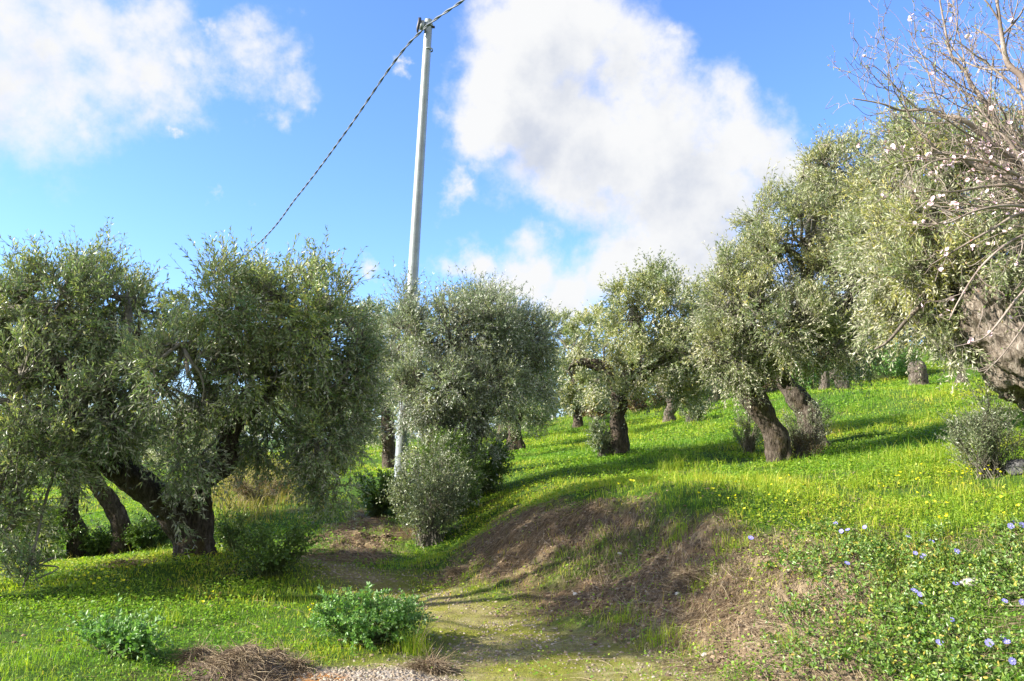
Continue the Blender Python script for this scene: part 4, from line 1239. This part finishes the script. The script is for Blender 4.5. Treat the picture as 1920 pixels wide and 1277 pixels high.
# wire fence beyond the meadow
M_FPOST = simple_mat('white_paint', (0.72, 0.72, 0.70), 0.7, nscale=8, ncol=(0.5, 0.5, 0.47))
M_WIRE = simple_mat('wire', (0.30, 0.32, 0.32), 0.4, 0.7)
f0 = P(930, 800, 47)
fence = thing('wire_fence', 'white-posted wire fence beyond the far edge of the meadow', 'fence', f0)
prev = None; wa = Acc(); A, B = [], []
for px in (930, 958, 988, 1006, 1036, 1072, 1108, 1150, 1208, 1260):
    q = P(px, 800, 47); zz = gz_fast(q[0], q[1]); q = np.array([q[0], q[1], zz])
    a = Acc(); tube(a, [q - [0, 0, .2], q + [0, 0, .8], q + [0, 0, 1.75]], [0.05, 0.05, 0.05], 6, 3)
    a.build('post', M_FPOST, fence, smooth=True)
    if prev is not None:
        for hh in np.linspace(0.15, 1.65, 7): A.append(prev + [0, 0, hh]); B.append(q + [0, 0, hh])
    prev = q
A = np.array(A); B = np.array(B); thin_tubes(wa, A, (A+B)/2 - [0, 0, .02], B, np.full(len(A), .006), np.full(len(A), .006), 2)
wa.build('wires', M_WIRE, fence)

# ------------------------------------------------------------------ almond tree
g = np.random.default_rng(900)
ab = np.array([5.6, 5.4, 0]); ab[2] = gz(5.6, 5.4)
almond = thing('almond_tree', 'bare blossoming almond tree reaching in from the right edge', 'tree', ab)
ta = Acc()
fork = np.array([4.9, 5.25, 2.55])
tube(ta, [ab - [0, 0, .2], ab + [-0.1, 0, 0.6], ab + [-0.35, -0.1, 1.1], fork], [0.20, 0.15, 0.13, 0.11], 18, 8, 0.4, 0.5, 5)
ta.build('trunk', M_ALMOND, almond, smooth=True)
tw = Acc()
ENDS = []


def grow(pts, r0, r1, level):
    """one branch through its control points, with side shoots; the wood thins toward the tip"""
    pts = [np.array(p_, float) for p_ in pts]
    if level == 0:
        q_ = catmull(pts, 3); q_[1:-1] += g.normal(0, 0.014, (len(q_)-2, 3)); pts = list(q_)
    rad = np.linspace(r0, r1, len(pts))
    sd = 8 if r0 > 0.012 else (5 if r0 > 0.005 else 4)
    C = tube(tw, pts, rad, sd, 5, 0.12 if r0 > 0.01 else 0, 0, int(r0*1e4), attr=0.5)
    L = np.concatenate([[0], np.cumsum(np.linalg.norm(np.diff(C, axis=0), axis=1))])
    ENDS.append((C, level))
    if level >= 3: return
    gap_ = (0.12, 0.11, 0.12)[level]
    s = L[-1]*0.14
    while s < L[-1]*0.97:
        i = min(np.searchsorted(L, s), len(C)-2)
        T = norm(C[i+1]-C[i]); f = s/L[-1]
        side = norm(np.cross(T, randdir(1, g)[0]))
        d = norm(T*0.75 + side*g.uniform(0.5, 0.95) + np.array([0, 0, 0.25]) + np.array([-0.05, 0, 0]))
        ln = (0.95, 0.50, 0.22)[level]*(1.05 - 0.6*f)*g.uniform(0.5, 1.2)
        r = max(0.0021, (r0*(1-f) + r1*f)*g.uniform(0.40, 0.62))
        if d[1] < -0.6: d[1] *= 0.4
        q = [C[i], C[i] + d*ln*0.35 + g.normal(0, .012, 3), C[i] + d*ln*0.7 + g.normal(0, .02, 3) + [0, 0, .02*ln], C[i] + d*ln + g.normal(0, .03, 3) + [0, 0, 0.08*ln]]
        grow(q, r, max(0.0014, r*0.4), level+1)
        s += gap_*g.uniform(0.6, 1.5)


Ya = 5.2
F_ = fork
grow([F_, P(1990,360,Ya), P(1900,300,Ya), P(1800,225,Ya), P(1700,205,Ya+.1), P(1600,185,Ya+.1)], 0.040, 0.004, 0)
grow([F_, P(2000,330,Ya+.2), P(1910,280,Ya+.2), P(1840,190,Ya+.2), P(1790,100,Ya+.2), P(1760,-10,Ya+.2)], 0.038, 0.005, 0)
grow([F_, P(1980,350,Ya-.2), P(1930,200,Ya-.2), P(1880,80,Ya-.2), P(1860,-60,Ya-.2)], 0.040, 0.008, 0)
grow([F_, P(1970,390,Ya-.1), P(1880,330,Ya-.1), P(1790,290,Ya-.1), P(1730,260,Ya-.15), P(1690,170,Ya-.2)], 0.034, 0.004, 0)
grow([F_, P(2010,300,Ya+.3), P(1990,150,Ya+.3), P(1960,0,Ya+.3), P(1940,-120,Ya+.3)], 0.036, 0.008, 0)
grow([F_, P(1980,430,Ya-.3), P(1920,400,Ya-.35), P(1860,430,Ya-.4), P(1790,470,Ya-.4), P(1740,500,Ya-.4)], 0.016, 0.0025, 1)
grow([F_, P(1980,500,Ya-.3), P(1920,545,Ya-.3), P(1860,620,Ya-.3), P(1830,640,Ya-.3), P(1790,650,Ya-.3)], 0.012, 0.0025, 2)
grow([P(1960,540,Ya-.25), P(1920,610,Ya-.3), P(1880,665,Ya-.3), P(1845,700,Ya-.3)], 0.008, 0.002, 2)
grow([F_, P(1960,380,Ya-.2), P(1900,350,Ya-.3), P(1850,350,Ya-.3), P(1780,360,Ya-.4), P(1720,350,Ya-.4)], 0.018, 0.0025, 1)
grow([P(1960,360,Ya-.2), P(1890,320,Ya-.35), P(1830,300,Ya-.4), P(1760,300,Ya-.4), P(1720,320,Ya-.4)], 0.014, 0.003, 1)
grow([P(1980,420,Ya-.3), P(1900,450,Ya-.45), P(1840,500,Ya-.5), P(1800,560,Ya-.5), P(1780,600,Ya-.5)], 0.010, 0.003, 1)
grow([P(1970,400,Ya-.3), P(1900,385,Ya-.45), P(1830,395,Ya-.5), P(1770,420,Ya-.5), P(1735,400,Ya-.5)], 0.012, 0.003, 1)
tw.build('branches', M_ALMOND, almond, smooth=True)
# small green buds
bl = Acc(); bp_, bd_ = [], []
for C, lv in ENDS:
    if lv >= 1:
        for q in C[2::4]:
            if g.random() < 0.30: bp_.append(q); bd_.append(randdir(1, g)[0] + [0, 0, .6])
bp_ = np.array(bp_); bd_ = norm(np.array(bd_)); n = len(bp_)
leaf_cards(bl, bp_, bd_, randdir(n, g), g.uniform(0.014, 0.028, n), g.uniform(0.006, 0.010, n), g.random(n), g.random(n), oval=True)
M_BUD = leaf_mat('young_leaf', [(0, (0.16, 0.26, 0.04)), (0.6, (0.24, 0.32, 0.06)), (1, (0.42, 0.17, 0.13))], None, 0.5, 0.3)
bl.build('young_leaves', M_BUD, almond)


def flower_mesh(name, petals, r, w, mats, cup=0.25, notch=True, stalk=0.0):
    """petals around a centre, real curved petals plus a small centre"""
    me_v, me_f, mi = [], [], []
    def addv(v): me_v.append(tuple(v)); return len(me_v)-1
    for k in range(petals):
        a_ = 2*math.pi*k/petals
        e = np.array([math.cos(a_), math.sin(a_), 0]); s_ = np.array([-math.sin(a_), math.cos(a_), 0])
        up_ = np.array([0, 0, 1.0])
        base = addv(e*r*0.10); l1 = addv(e*r*0.5 + s_*w*0.42 + up_*r*cup*0.5); r1_ = addv(e*r*0.5 - s_*w*0.42 + up_*r*cup*0.5)
        l2 = addv(e*r*0.88 + s_*w*0.5 + up_*r*cup); r2_ = addv(e*r*0.88 - s_*w*0.5 + up_*r*cup)
        tip = addv(e*r*(0.9 if notch else 1.05) + up_*r*cup*1.05); mid = addv(e*r*0.55 + up_*r*cup*0.38)
        me_f += [(base, r1_, mid, l1), (mid, r1_, r2_, tip), (mid, tip, l2, l1)]; mi += [0, 0, 0]
    cpts = [addv((math.cos(t_)*r*0.14, math.sin(t_)*r*0.14, r*0.05)) for t_ in np.linspace(0, 2*math.pi, 6, endpoint=False)]
    ct = addv((0, 0, r*0.30)); 
    for k in range(6): me_f.append((cpts[k], cpts[(k+1) % 6], ct)); mi.append(1)
    if stalk:
        b4 = [addv((0.0015*math.cos(t_), 0.0015*math.sin(t_), 0)) for t_ in (0, 2.1, 4.2)]
        b5 = [addv((0.0015*math.cos(t_)+0.01, 0.0015*math.sin(t_), -stalk)) for t_ in (0, 2.1, 4.2)]
        for k in range(3): me_f.append((b4[k], b4[(k+1) % 3], b5[(k+1) % 3], b5[k])); mi.append(2)
    me = bpy.data.meshes.new(name); me.from_pydata(me_v, [], me_f); me.update()
    for m_ in mats: me.materials.append(m_)
    me.polygons.foreach_set('material_index', mi)
    return me


M_PETAL = simple_mat('almond_petal', (0.80, 0.52, 0.56), 0.6, nscale=30, ncol=(0.86, 0.70, 0.72))
M_PINK = simple_mat('almond_calyx', (0.45, 0.10, 0.13), 0.6)
fm = flower_mesh('blossom', 5, 0.0145, 0.0145, [M_PETAL, M_PINK, M_STEM], 0.35)
cands = []
for C, lv in ENDS:
    if lv >= 1:
        for q in C[::3]:
            px_, py_ = project(*q)
            if 1590 < px_ < 1925 and -10 < py_ < 700:
                wgt = 0.25 + 2.2*(py_ > 260)
                cands.append((q, wgt))
wts = np.array([c[1] for c in cands]); wts /= wts.sum()
# blossoms sit in twos and threes
seeds_ = g.choice(len(cands), 190, replace=False, p=wts)
cnt = 0; rest = []
for si in seeds_:
    for _ in range(int(g.integers(1, 4))):
        q = cands[si][0] + g.normal(0, 0.010, 3)
        if cnt >= 98:
            rest.append(q); continue
        o = bpy.data.objects.new('blossom', fm); COL.objects.link(o); o.parent = almond
        o.location = tuple(q - ab); o.rotation_euler = (g.uniform(-1.6, 1.6), g.uniform(-1.3, 1.3), g.uniform(0, 6)); s_ = g.uniform(0.8, 1.2); o.scale = (s_, s_, s_)
        cnt += 1

V0 = np.array([v.co[:] for v in fm.vertices])
ra = Acc(); F4 = [list(p_.vertices) for p_ in fm.polygons if len(p_.vertices) == 4]
from mathutils import Euler
for q in rest:
    m3 = np.array(Euler((g.uniform(-1.6, 1.6), g.uniform(-1.3, 1.3), g.uniform(0, 6))).to_matrix())
    ra.add(V0 @ m3.T * g.uniform(.8, 1.2) + q, F4)
tag(ra.build('blossoms', M_PETAL, almond), kind='stuff')

# ------------------------------------------------------------------ flowers on the ground
M_YEL = leaf_mat('yellow_petal', [(0, (0.80, 0.72, 0.03)), (1, (0.86, 0.80, 0.06))], None, 0.5, 0.25)
M_VIO = leaf_mat('violet_petal', [(0, (0.33, 0.30, 0.80)), (1, (0.46, 0.42, 0.88))], None, 0.55, 0.25)
M_WHI = simple_mat('flower_eye', (0.85, 0.85, 0.80), 0.6)
ox = flower_mesh('wood_sorrel_flower', 5, 0.017, 0.017, [M_YEL, M_YEL, M_STEM], 0.8, False, 0.14)
vi = flower_mesh('periwinkle_flower', 5, 0.023, 0.019, [M_VIO, M_WHI, M_STEM], 0.12, True, 0.07)


def place_flower(me, px, py, h, label, cat, group, g, scale=1.0, tilt=0.5, xy=None):
    if xy is None:
        q = hit(px, py + h/ max(4.0, 6.0)*F_PX*0.0)
        x_, y_ = q[0], q[1]
    else: x_, y_ = xy
    o = bpy.data.objects.new(me.name.split('.')[0], me); COL.objects.link(o)
    z_ = gz(x_, y_)
    o.location = (x_, y_, z_ + h); o.rotation_euler = (g.uniform(-tilt, tilt) + 0.45, g.uniform(-tilt, tilt), g.uniform(0, 6))
    o.scale = (scale,)*3
    tag(o, label, cat, group)
    return o


g = np.random.default_rng(70)
vpx = [(1408,1005,'lone violet periwinkle flower at the left end of the bank top',1),(1567,978,'violet periwinkle blossom in the row along the bank top',0),(1578,993,'violet periwinkle blossom in the row along the bank top',0),
       (1590,990,'violet periwinkle blossom in the row along the bank top',0),(1622,985,'violet periwinkle blossom in the row along the bank top',0),(1703,1003,'upper periwinkle blossom right of the bank-top row',1),(1748,1013,'periwinkle blossom right of the upper pair on the bank',1),
       (1717,1035,'periwinkle blossom of the close pair high on the right bank',0),(1731,1041,'periwinkle blossom of the close pair high on the right bank',0),(1589,1054,'single periwinkle blossom above the bare sandy patch',1),
       (1793,1094,'periwinkle blossom touching the left tip of the pale stone',1),(1715,1107,'periwinkle blossom in the small cluster left of the pale stone',0),(1726,1114,'periwinkle blossom in the small cluster left of the pale stone',0),(1727,1131,'periwinkle blossom in the small cluster left of the pale stone',0),
       (1785,1163,'large pale periwinkle blossom low on the bank, below the pale stone',1),(1885,1127,'periwinkle blossom right of the pale stone near the picture edge',1),(1918,1130,'periwinkle blossom right of the pale stone near the picture edge',1),
       (1856,1208,'periwinkle blossom in the trio at lower right of the bank',0),(1882,1199,'periwinkle blossom in the trio at lower right of the bank',0),(1889,1206,'periwinkle blossom in the trio at lower right of the bank',0),(1899,1243,'lowest periwinkle blossom in the bottom right corner',1),
       (1896,984,'periwinkle blossom in the tuft at the right end of the bank top',0),(1904,977,'periwinkle blossom in the tuft at the right end of the bank top',0),(1917,982,'periwinkle blossom in the tuft at the right end of the bank top',0),(1795,1032,'small bluish periwinkle blossom above the pale stone',1),(1763,1207,'small periwinkle blossom left of the lower right trio',1)]
for px, py, lab, one in vpx:
    q = hit(px, py + 16)
    d_ = q - EYE; q2 = q - d_*(0.05/np.linalg.norm(d_))
    o = bpy.data.objects.new('periwinkle_flower', vi); COL.objects.link(o)
    o.location = tuple(q2 + [0, 0, 0.055]); o.rotation_euler = (g.uniform(0.2, 1.2), g.uniform(-0.4, 0.4), g.uniform(-0.7, 0.7)); s_ = g.uniform(0.85, 1.15); o.scale = (s_, s_, s_)
    tag(o, lab, 'flower', 'periwinkle flowers on the bank')

regions = [((1560,1910),(880,975),55,'yellow wood sorrel flower in the grass above the periwinkle bank'),((1250,1560),(880,960),30,'yellow wood sorrel flower in the meadow in front of the broad olive'),
           ((1690,1780),(975,1000),8,'yellow wood sorrel flower at the bank top beside periwinkles'),((60,330),(1068,1110),26,'yellow wood sorrel flower in the sunny grass left of the large dark olive'),
           ((300,420),(1110,1150),4,'yellow wood sorrel flower in the shade below the large dark olive'),((950,1250),(900,945),12,'yellow wood sorrel flower near the top of the bare bank'),((1100,1500),(800,870),10,'yellow wood sorrel flower among the meadow olives'),
           ((560,615),(1150,1180),6,'yellow wood sorrel flower beside the lush herb clump')]
for (xa, xb), (ya, yb), cnt, lab in regions:
    for k in range(int(cnt*0.8)):
        if k % 5 == 0: cxy = (g.uniform(xa, xb), g.uniform(ya, yb) + 10)
        q = hit(cxy[0] + g.normal(0, 0.09*(xb-xa)), min(max(cxy[1] + g.normal(0, 0.13*(yb-ya)), ya+5), yb+14))
        hgt = g.uniform(0.09, 0.17)
        o = bpy.data.objects.new('wood_sorrel_flower', ox); COL.objects.link(o)
        o.location = (q[0], q[1], gz(q[0], q[1]) + hgt); o.rotation_euler = (g.uniform(-.4, .8), g.uniform(-.6, .6), g.uniform(0, 6)); s_ = g.uniform(0.55, 0.95)*(1 + 0.03*max(0, q[1]-7)); o.scale = (s_, s_, s_)
        tag(o, lab, 'flower', lab.replace('yellow wood sorrel flower', 'yellow wood sorrel flowers'))

# ------------------------------------------------------------------ heaps, tufts, stones
M_HEAP = simple_mat('clod_soil', (0.07, 0.05, 0.035), 0.95, nscale=14, ncol=(0.17, 0.125, 0.085), bumps=(40, 0.9, 0.03))


def heap(label, px, py, wpx, h, seed, group=None, depth=0.6, n=700, grey=False):
    b = hit(px, py); rx = wpx/F_PX*b[1]/2; ry = rx*depth
    root = thing('uprooted_heap', label, 'soil heap', (b[0], b[1], gz(b[0], b[1])), group)
    g = np.random.default_rng(seed)
    nr, na = 26, 64
    rr, aa = np.meshgrid(np.linspace(0.02, 1, nr), np.linspace(0, 2*math.pi, na, endpoint=False), indexing='ij')
    wb = 0.55 + 0.9*fbm(np.stack([np.cos(aa)*1.6+seed, np.sin(aa)*1.6, aa*0], -1), 4, seed+8)
    X = b[0] + rr*rx*np.cos(aa)*wb; Y_ = b[1] + rr*ry*np.sin(aa)*wb
    nn_ = fbm(np.stack([X*9, Y_*9, np.zeros_like(X)+seed], -1), 5, seed)
    H = h*(1-rr**2)*(0.15 + 1.7*nn_)*(0.4 + 1.2*fbm(np.stack([X*3.5, Y_*3.5, np.zeros_like(X)+seed+4], -1), 3, seed+3)) - 0.02*rr
    Zg = gzv(X.ravel(), Y_.ravel()).reshape(X.shape) + H - 0.008
    V = np.stack([X, Y_, Zg], -1).reshape(-1, 3)
    i = np.arange(nr-1)[:, None]; j = np.arange(na)[None]; j2 = (j+1) % na
    a = Acc(); a.add(V, np.stack([i*na+j, (i+1)*na+j, (i+1)*na+j2, i*na+j2], -1).reshape(-1, 4))
    a.add(V[:na], [[0, k, k+1, k+2] for k in range(1, na-2, 2)])
    a.build('soil', M_HEAP, root, smooth=True)
    k = g.integers(0, len(V), n)
    A = V[k] + g.normal(0, 0.006, (n, 3)); d = norm(np.stack([g.normal(0, 1, n), g.normal(-.3, 1, n), g.normal(-0.05, .35, n)], -1)); L = g.uniform(0.04, 0.17, n)
    B = A + d*L[:, None]; B[:, 2] = np.maximum(B[:, 2], gzv(B[:, 0], B[:, 1]) + 0.003)
    s = Acc(); thin_tubes(s, A, (A+B)/2 + g.normal(0, .015, (n, 3)) + [0, 0, .012], B, g.uniform(0.0009, 0.003, n), np.full(n, 0.0006), 4, rnd=g.random(n)); s.A['tint'] = [np.full(s.n, .5)]
    s.build('roots', M_STRAW, root)


heap('large heap of uprooted soil and tangled roots by the gravel', 450, 1266, 240, 0.13, 31, 'uprooted soil heaps', n=1600)
heap('dark clod of soil and roots behind the large root heap', 375, 1242, 95, 0.12, 32, 'uprooted soil heaps')
heap('small dry root clod right of the large root heap', 515, 1243, 90, 0.09, 33, 'uprooted soil heaps', n=500)
heap('tiny rusty clod at the edge of the orange stain', 560, 1258, 45, 0.06, 34, 'uprooted soil heaps', n=250)
heap('brown matted root tuft on the track edge', 810, 1256, 85, 0.07, 35, 'uprooted soil heaps', n=900)
heap('grey heap of dead twigs under the left crown', 235, 1058, 90, 0.05, 36, 'uprooted soil heaps', n=700)
heap('mat of dead stalks at the lower left end of the bank', 850, 1080, 80, 0.08, 37, 'uprooted soil heaps', n=600)
heap('grey twig pile halfway up the bare bank', 1290, 1095, 100, 0.06, 38, 'uprooted soil heaps', n=900)


def tuft(label, px, py, n, h, seed, mat, spread_=0.05, lean=0.5, w=0.0035, group='grass tufts', seedheads=0):
    b = hit(px, py); g = np.random.default_rng(seed)
    root = thing('grass_tuft', label, 'grass tuft', b, group)
    x = b[0] + g.normal(0, spread_, n); y = b[1] + g.normal(0, spread_, n)
    a = Acc(); blades(a, x, y, gzv(x, y), g.uniform(0.35, 1, n)*h, np.full(n, w), g.uniform(0.1, lean, n), g.random(n), g.uniform(.3, .8, n), g)
    a.build('blades', mat, root)
    if seedheads:
        s = Acc(); A = np.tile(b, (seedheads, 1)) + g.normal(0, .02, (seedheads, 3))*[1, 1, 0]
        d = np.stack([g.uniform(-.1, .5, seedheads), g.normal(0, .2, seedheads), np.ones(seedheads)], -1); d = norm(d)
        L = g.uniform(1.2, 2.0, seedheads)*h
        B = A + d*L[:, None] + np.stack([g.uniform(0, .12, seedheads), np.zeros(seedheads), -g.uniform(0, .05, seedheads)], -1)
        thin_tubes(s, A, A + d*L[:, None]*.55, B, np.full(seedheads, .0018), np.full(seedheads, .0012), 6, rnd=.8)
        thin_tubes(s, B, B + [.012, 0, .004], B + [.045, 0, -.002], np.full(seedheads, .003), np.full(seedheads, .001), 3, rnd=.9)
        s.A['tint'] = [np.full(s.n, .5)]
        s.build('stalks', M_STRAW, root)


tuft('tall tuft with arching seed stalks beside the lush herb clump', 775, 1225, 170, 0.24, 81, M_GRASS, 0.06, 0.6, seedheads=6)
for k, (px, py, n_, h_, lab) in enumerate([(1238,1200,150,0.17,'vivid green tuft at the foot of the bare bank'),(1165,1170,120,0.12,'green tuft at bank foot left of the vivid one'),(1270,1010,160,0.16,'green tuft near the top of the bare bank'),
        (1310,1100,160,0.12,'green tuft in the middle of the shaded bank'),(1370,1030,160,0.16,'green tuft at the right side of the bank top'),(890,1105,120,0.10,'small bright tuft at lower left of the bank'),
        (1120,1010,90,0.12,'sparse green tuft on the upper bare bank'),(1270,880,140,0.30,'tall grass tuft in the meadow shadow'),(1245,885,140,0.28,'tall grass tuft left of the one in the meadow shadow'),
        (1420,905,120,0.24,'tall grass tuft in the sun before the broad olive'),(1500,1045,90,0.12,'green tuft at the top of the sandy patch'),(1480,1210,110,0.10,'green tuft low on the sandy slope'),
        (320,1170,80,0.20,'bluish tuft in the left foreground shade'),(1700,900,140,0.22,'tall grass tuft above the periwinkle bank'),(1600,915,140,0.22,'tall grass tuft above the sandy patch'),(990,1075,80,0.09,'small tuft among the dead stalks')]):
    tuft(lab, px, py, n_, h_, 82+k, M_GRASS, 0.08, 0.7, 0.004)

# pale stone on the bank, dark boulder by the huge olive, light stones
M_STONE = simple_mat('pale_stone', (0.42, 0.38, 0.32), 0.9, nscale=12, ncol=(0.62, 0.58, 0.50), bumps=(25, 0.6, 0.02))
M_ROCK = simple_mat('dark_rock', (0.05, 0.05, 0.05), 0.9, nscale=7, ncol=(0.15, 0.145, 0.14), bumps=(18, 0.9, 0.04))


def rock(name, label, px, py, size, seed, mat, rot=0.0, lift=0.3, group=None):
    import bmesh
    b = hit(px, py)
    bm = bmesh.new(); bmesh.ops.create_icosphere(bm, subdivisions=4, radius=1)
    V = np.array([v.co[:] for v in bm.verts]); Fc = np.array([[v.index for v in f.verts] for f in bm.faces]); bm.free()
    V = V*(0.75 + 0.6*fbm(V*1.5 + seed, 4, seed))[:, None]; V = np.sign(V)*np.abs(V)**0.85
    V = V*np.array(size); c, s = math.cos(rot), math.sin(rot)
    V = np.stack([V[:, 0]*c - V[:, 1]*s, V[:, 0]*s + V[:, 1]*c, V[:, 2]], -1)
    o = build(name, V, Fc, mat, None, None, smooth=True)
    o.location = tuple(b + [0, 0, size[2]*lift])
    return tag(o, label, 'stone', group)


rock('stone', 'long pale flat stone lying among the periwinkle leaves', 1822, 1100, (0.085, 0.035, 0.03), 3, M_STONE, 0.15, 0.9)
rock('boulder', 'dark grey boulder at right edge below the huge olive', 1915, 885, (0.15, 0.13, 0.10), 4, M_ROCK, 0.4, 0.4)
for k, (px, py, lab) in enumerate([(1162,1040,'small white stone high on the bare bank'),(1270,1115,'small white stone right of the bank centre'),(1078,1115,'small white stone at the foot of bare bank'),(1322,1230,'small pale stone at the track edge, right')]):
    rock('small_stone', lab, px, py, (0.022, 0.018, 0.014), 10+k, M_STONE, k, 0.5, 'small white stones on the bank')
print('polys', sum(len(m.polygons) for m in bpy.data.meshes))
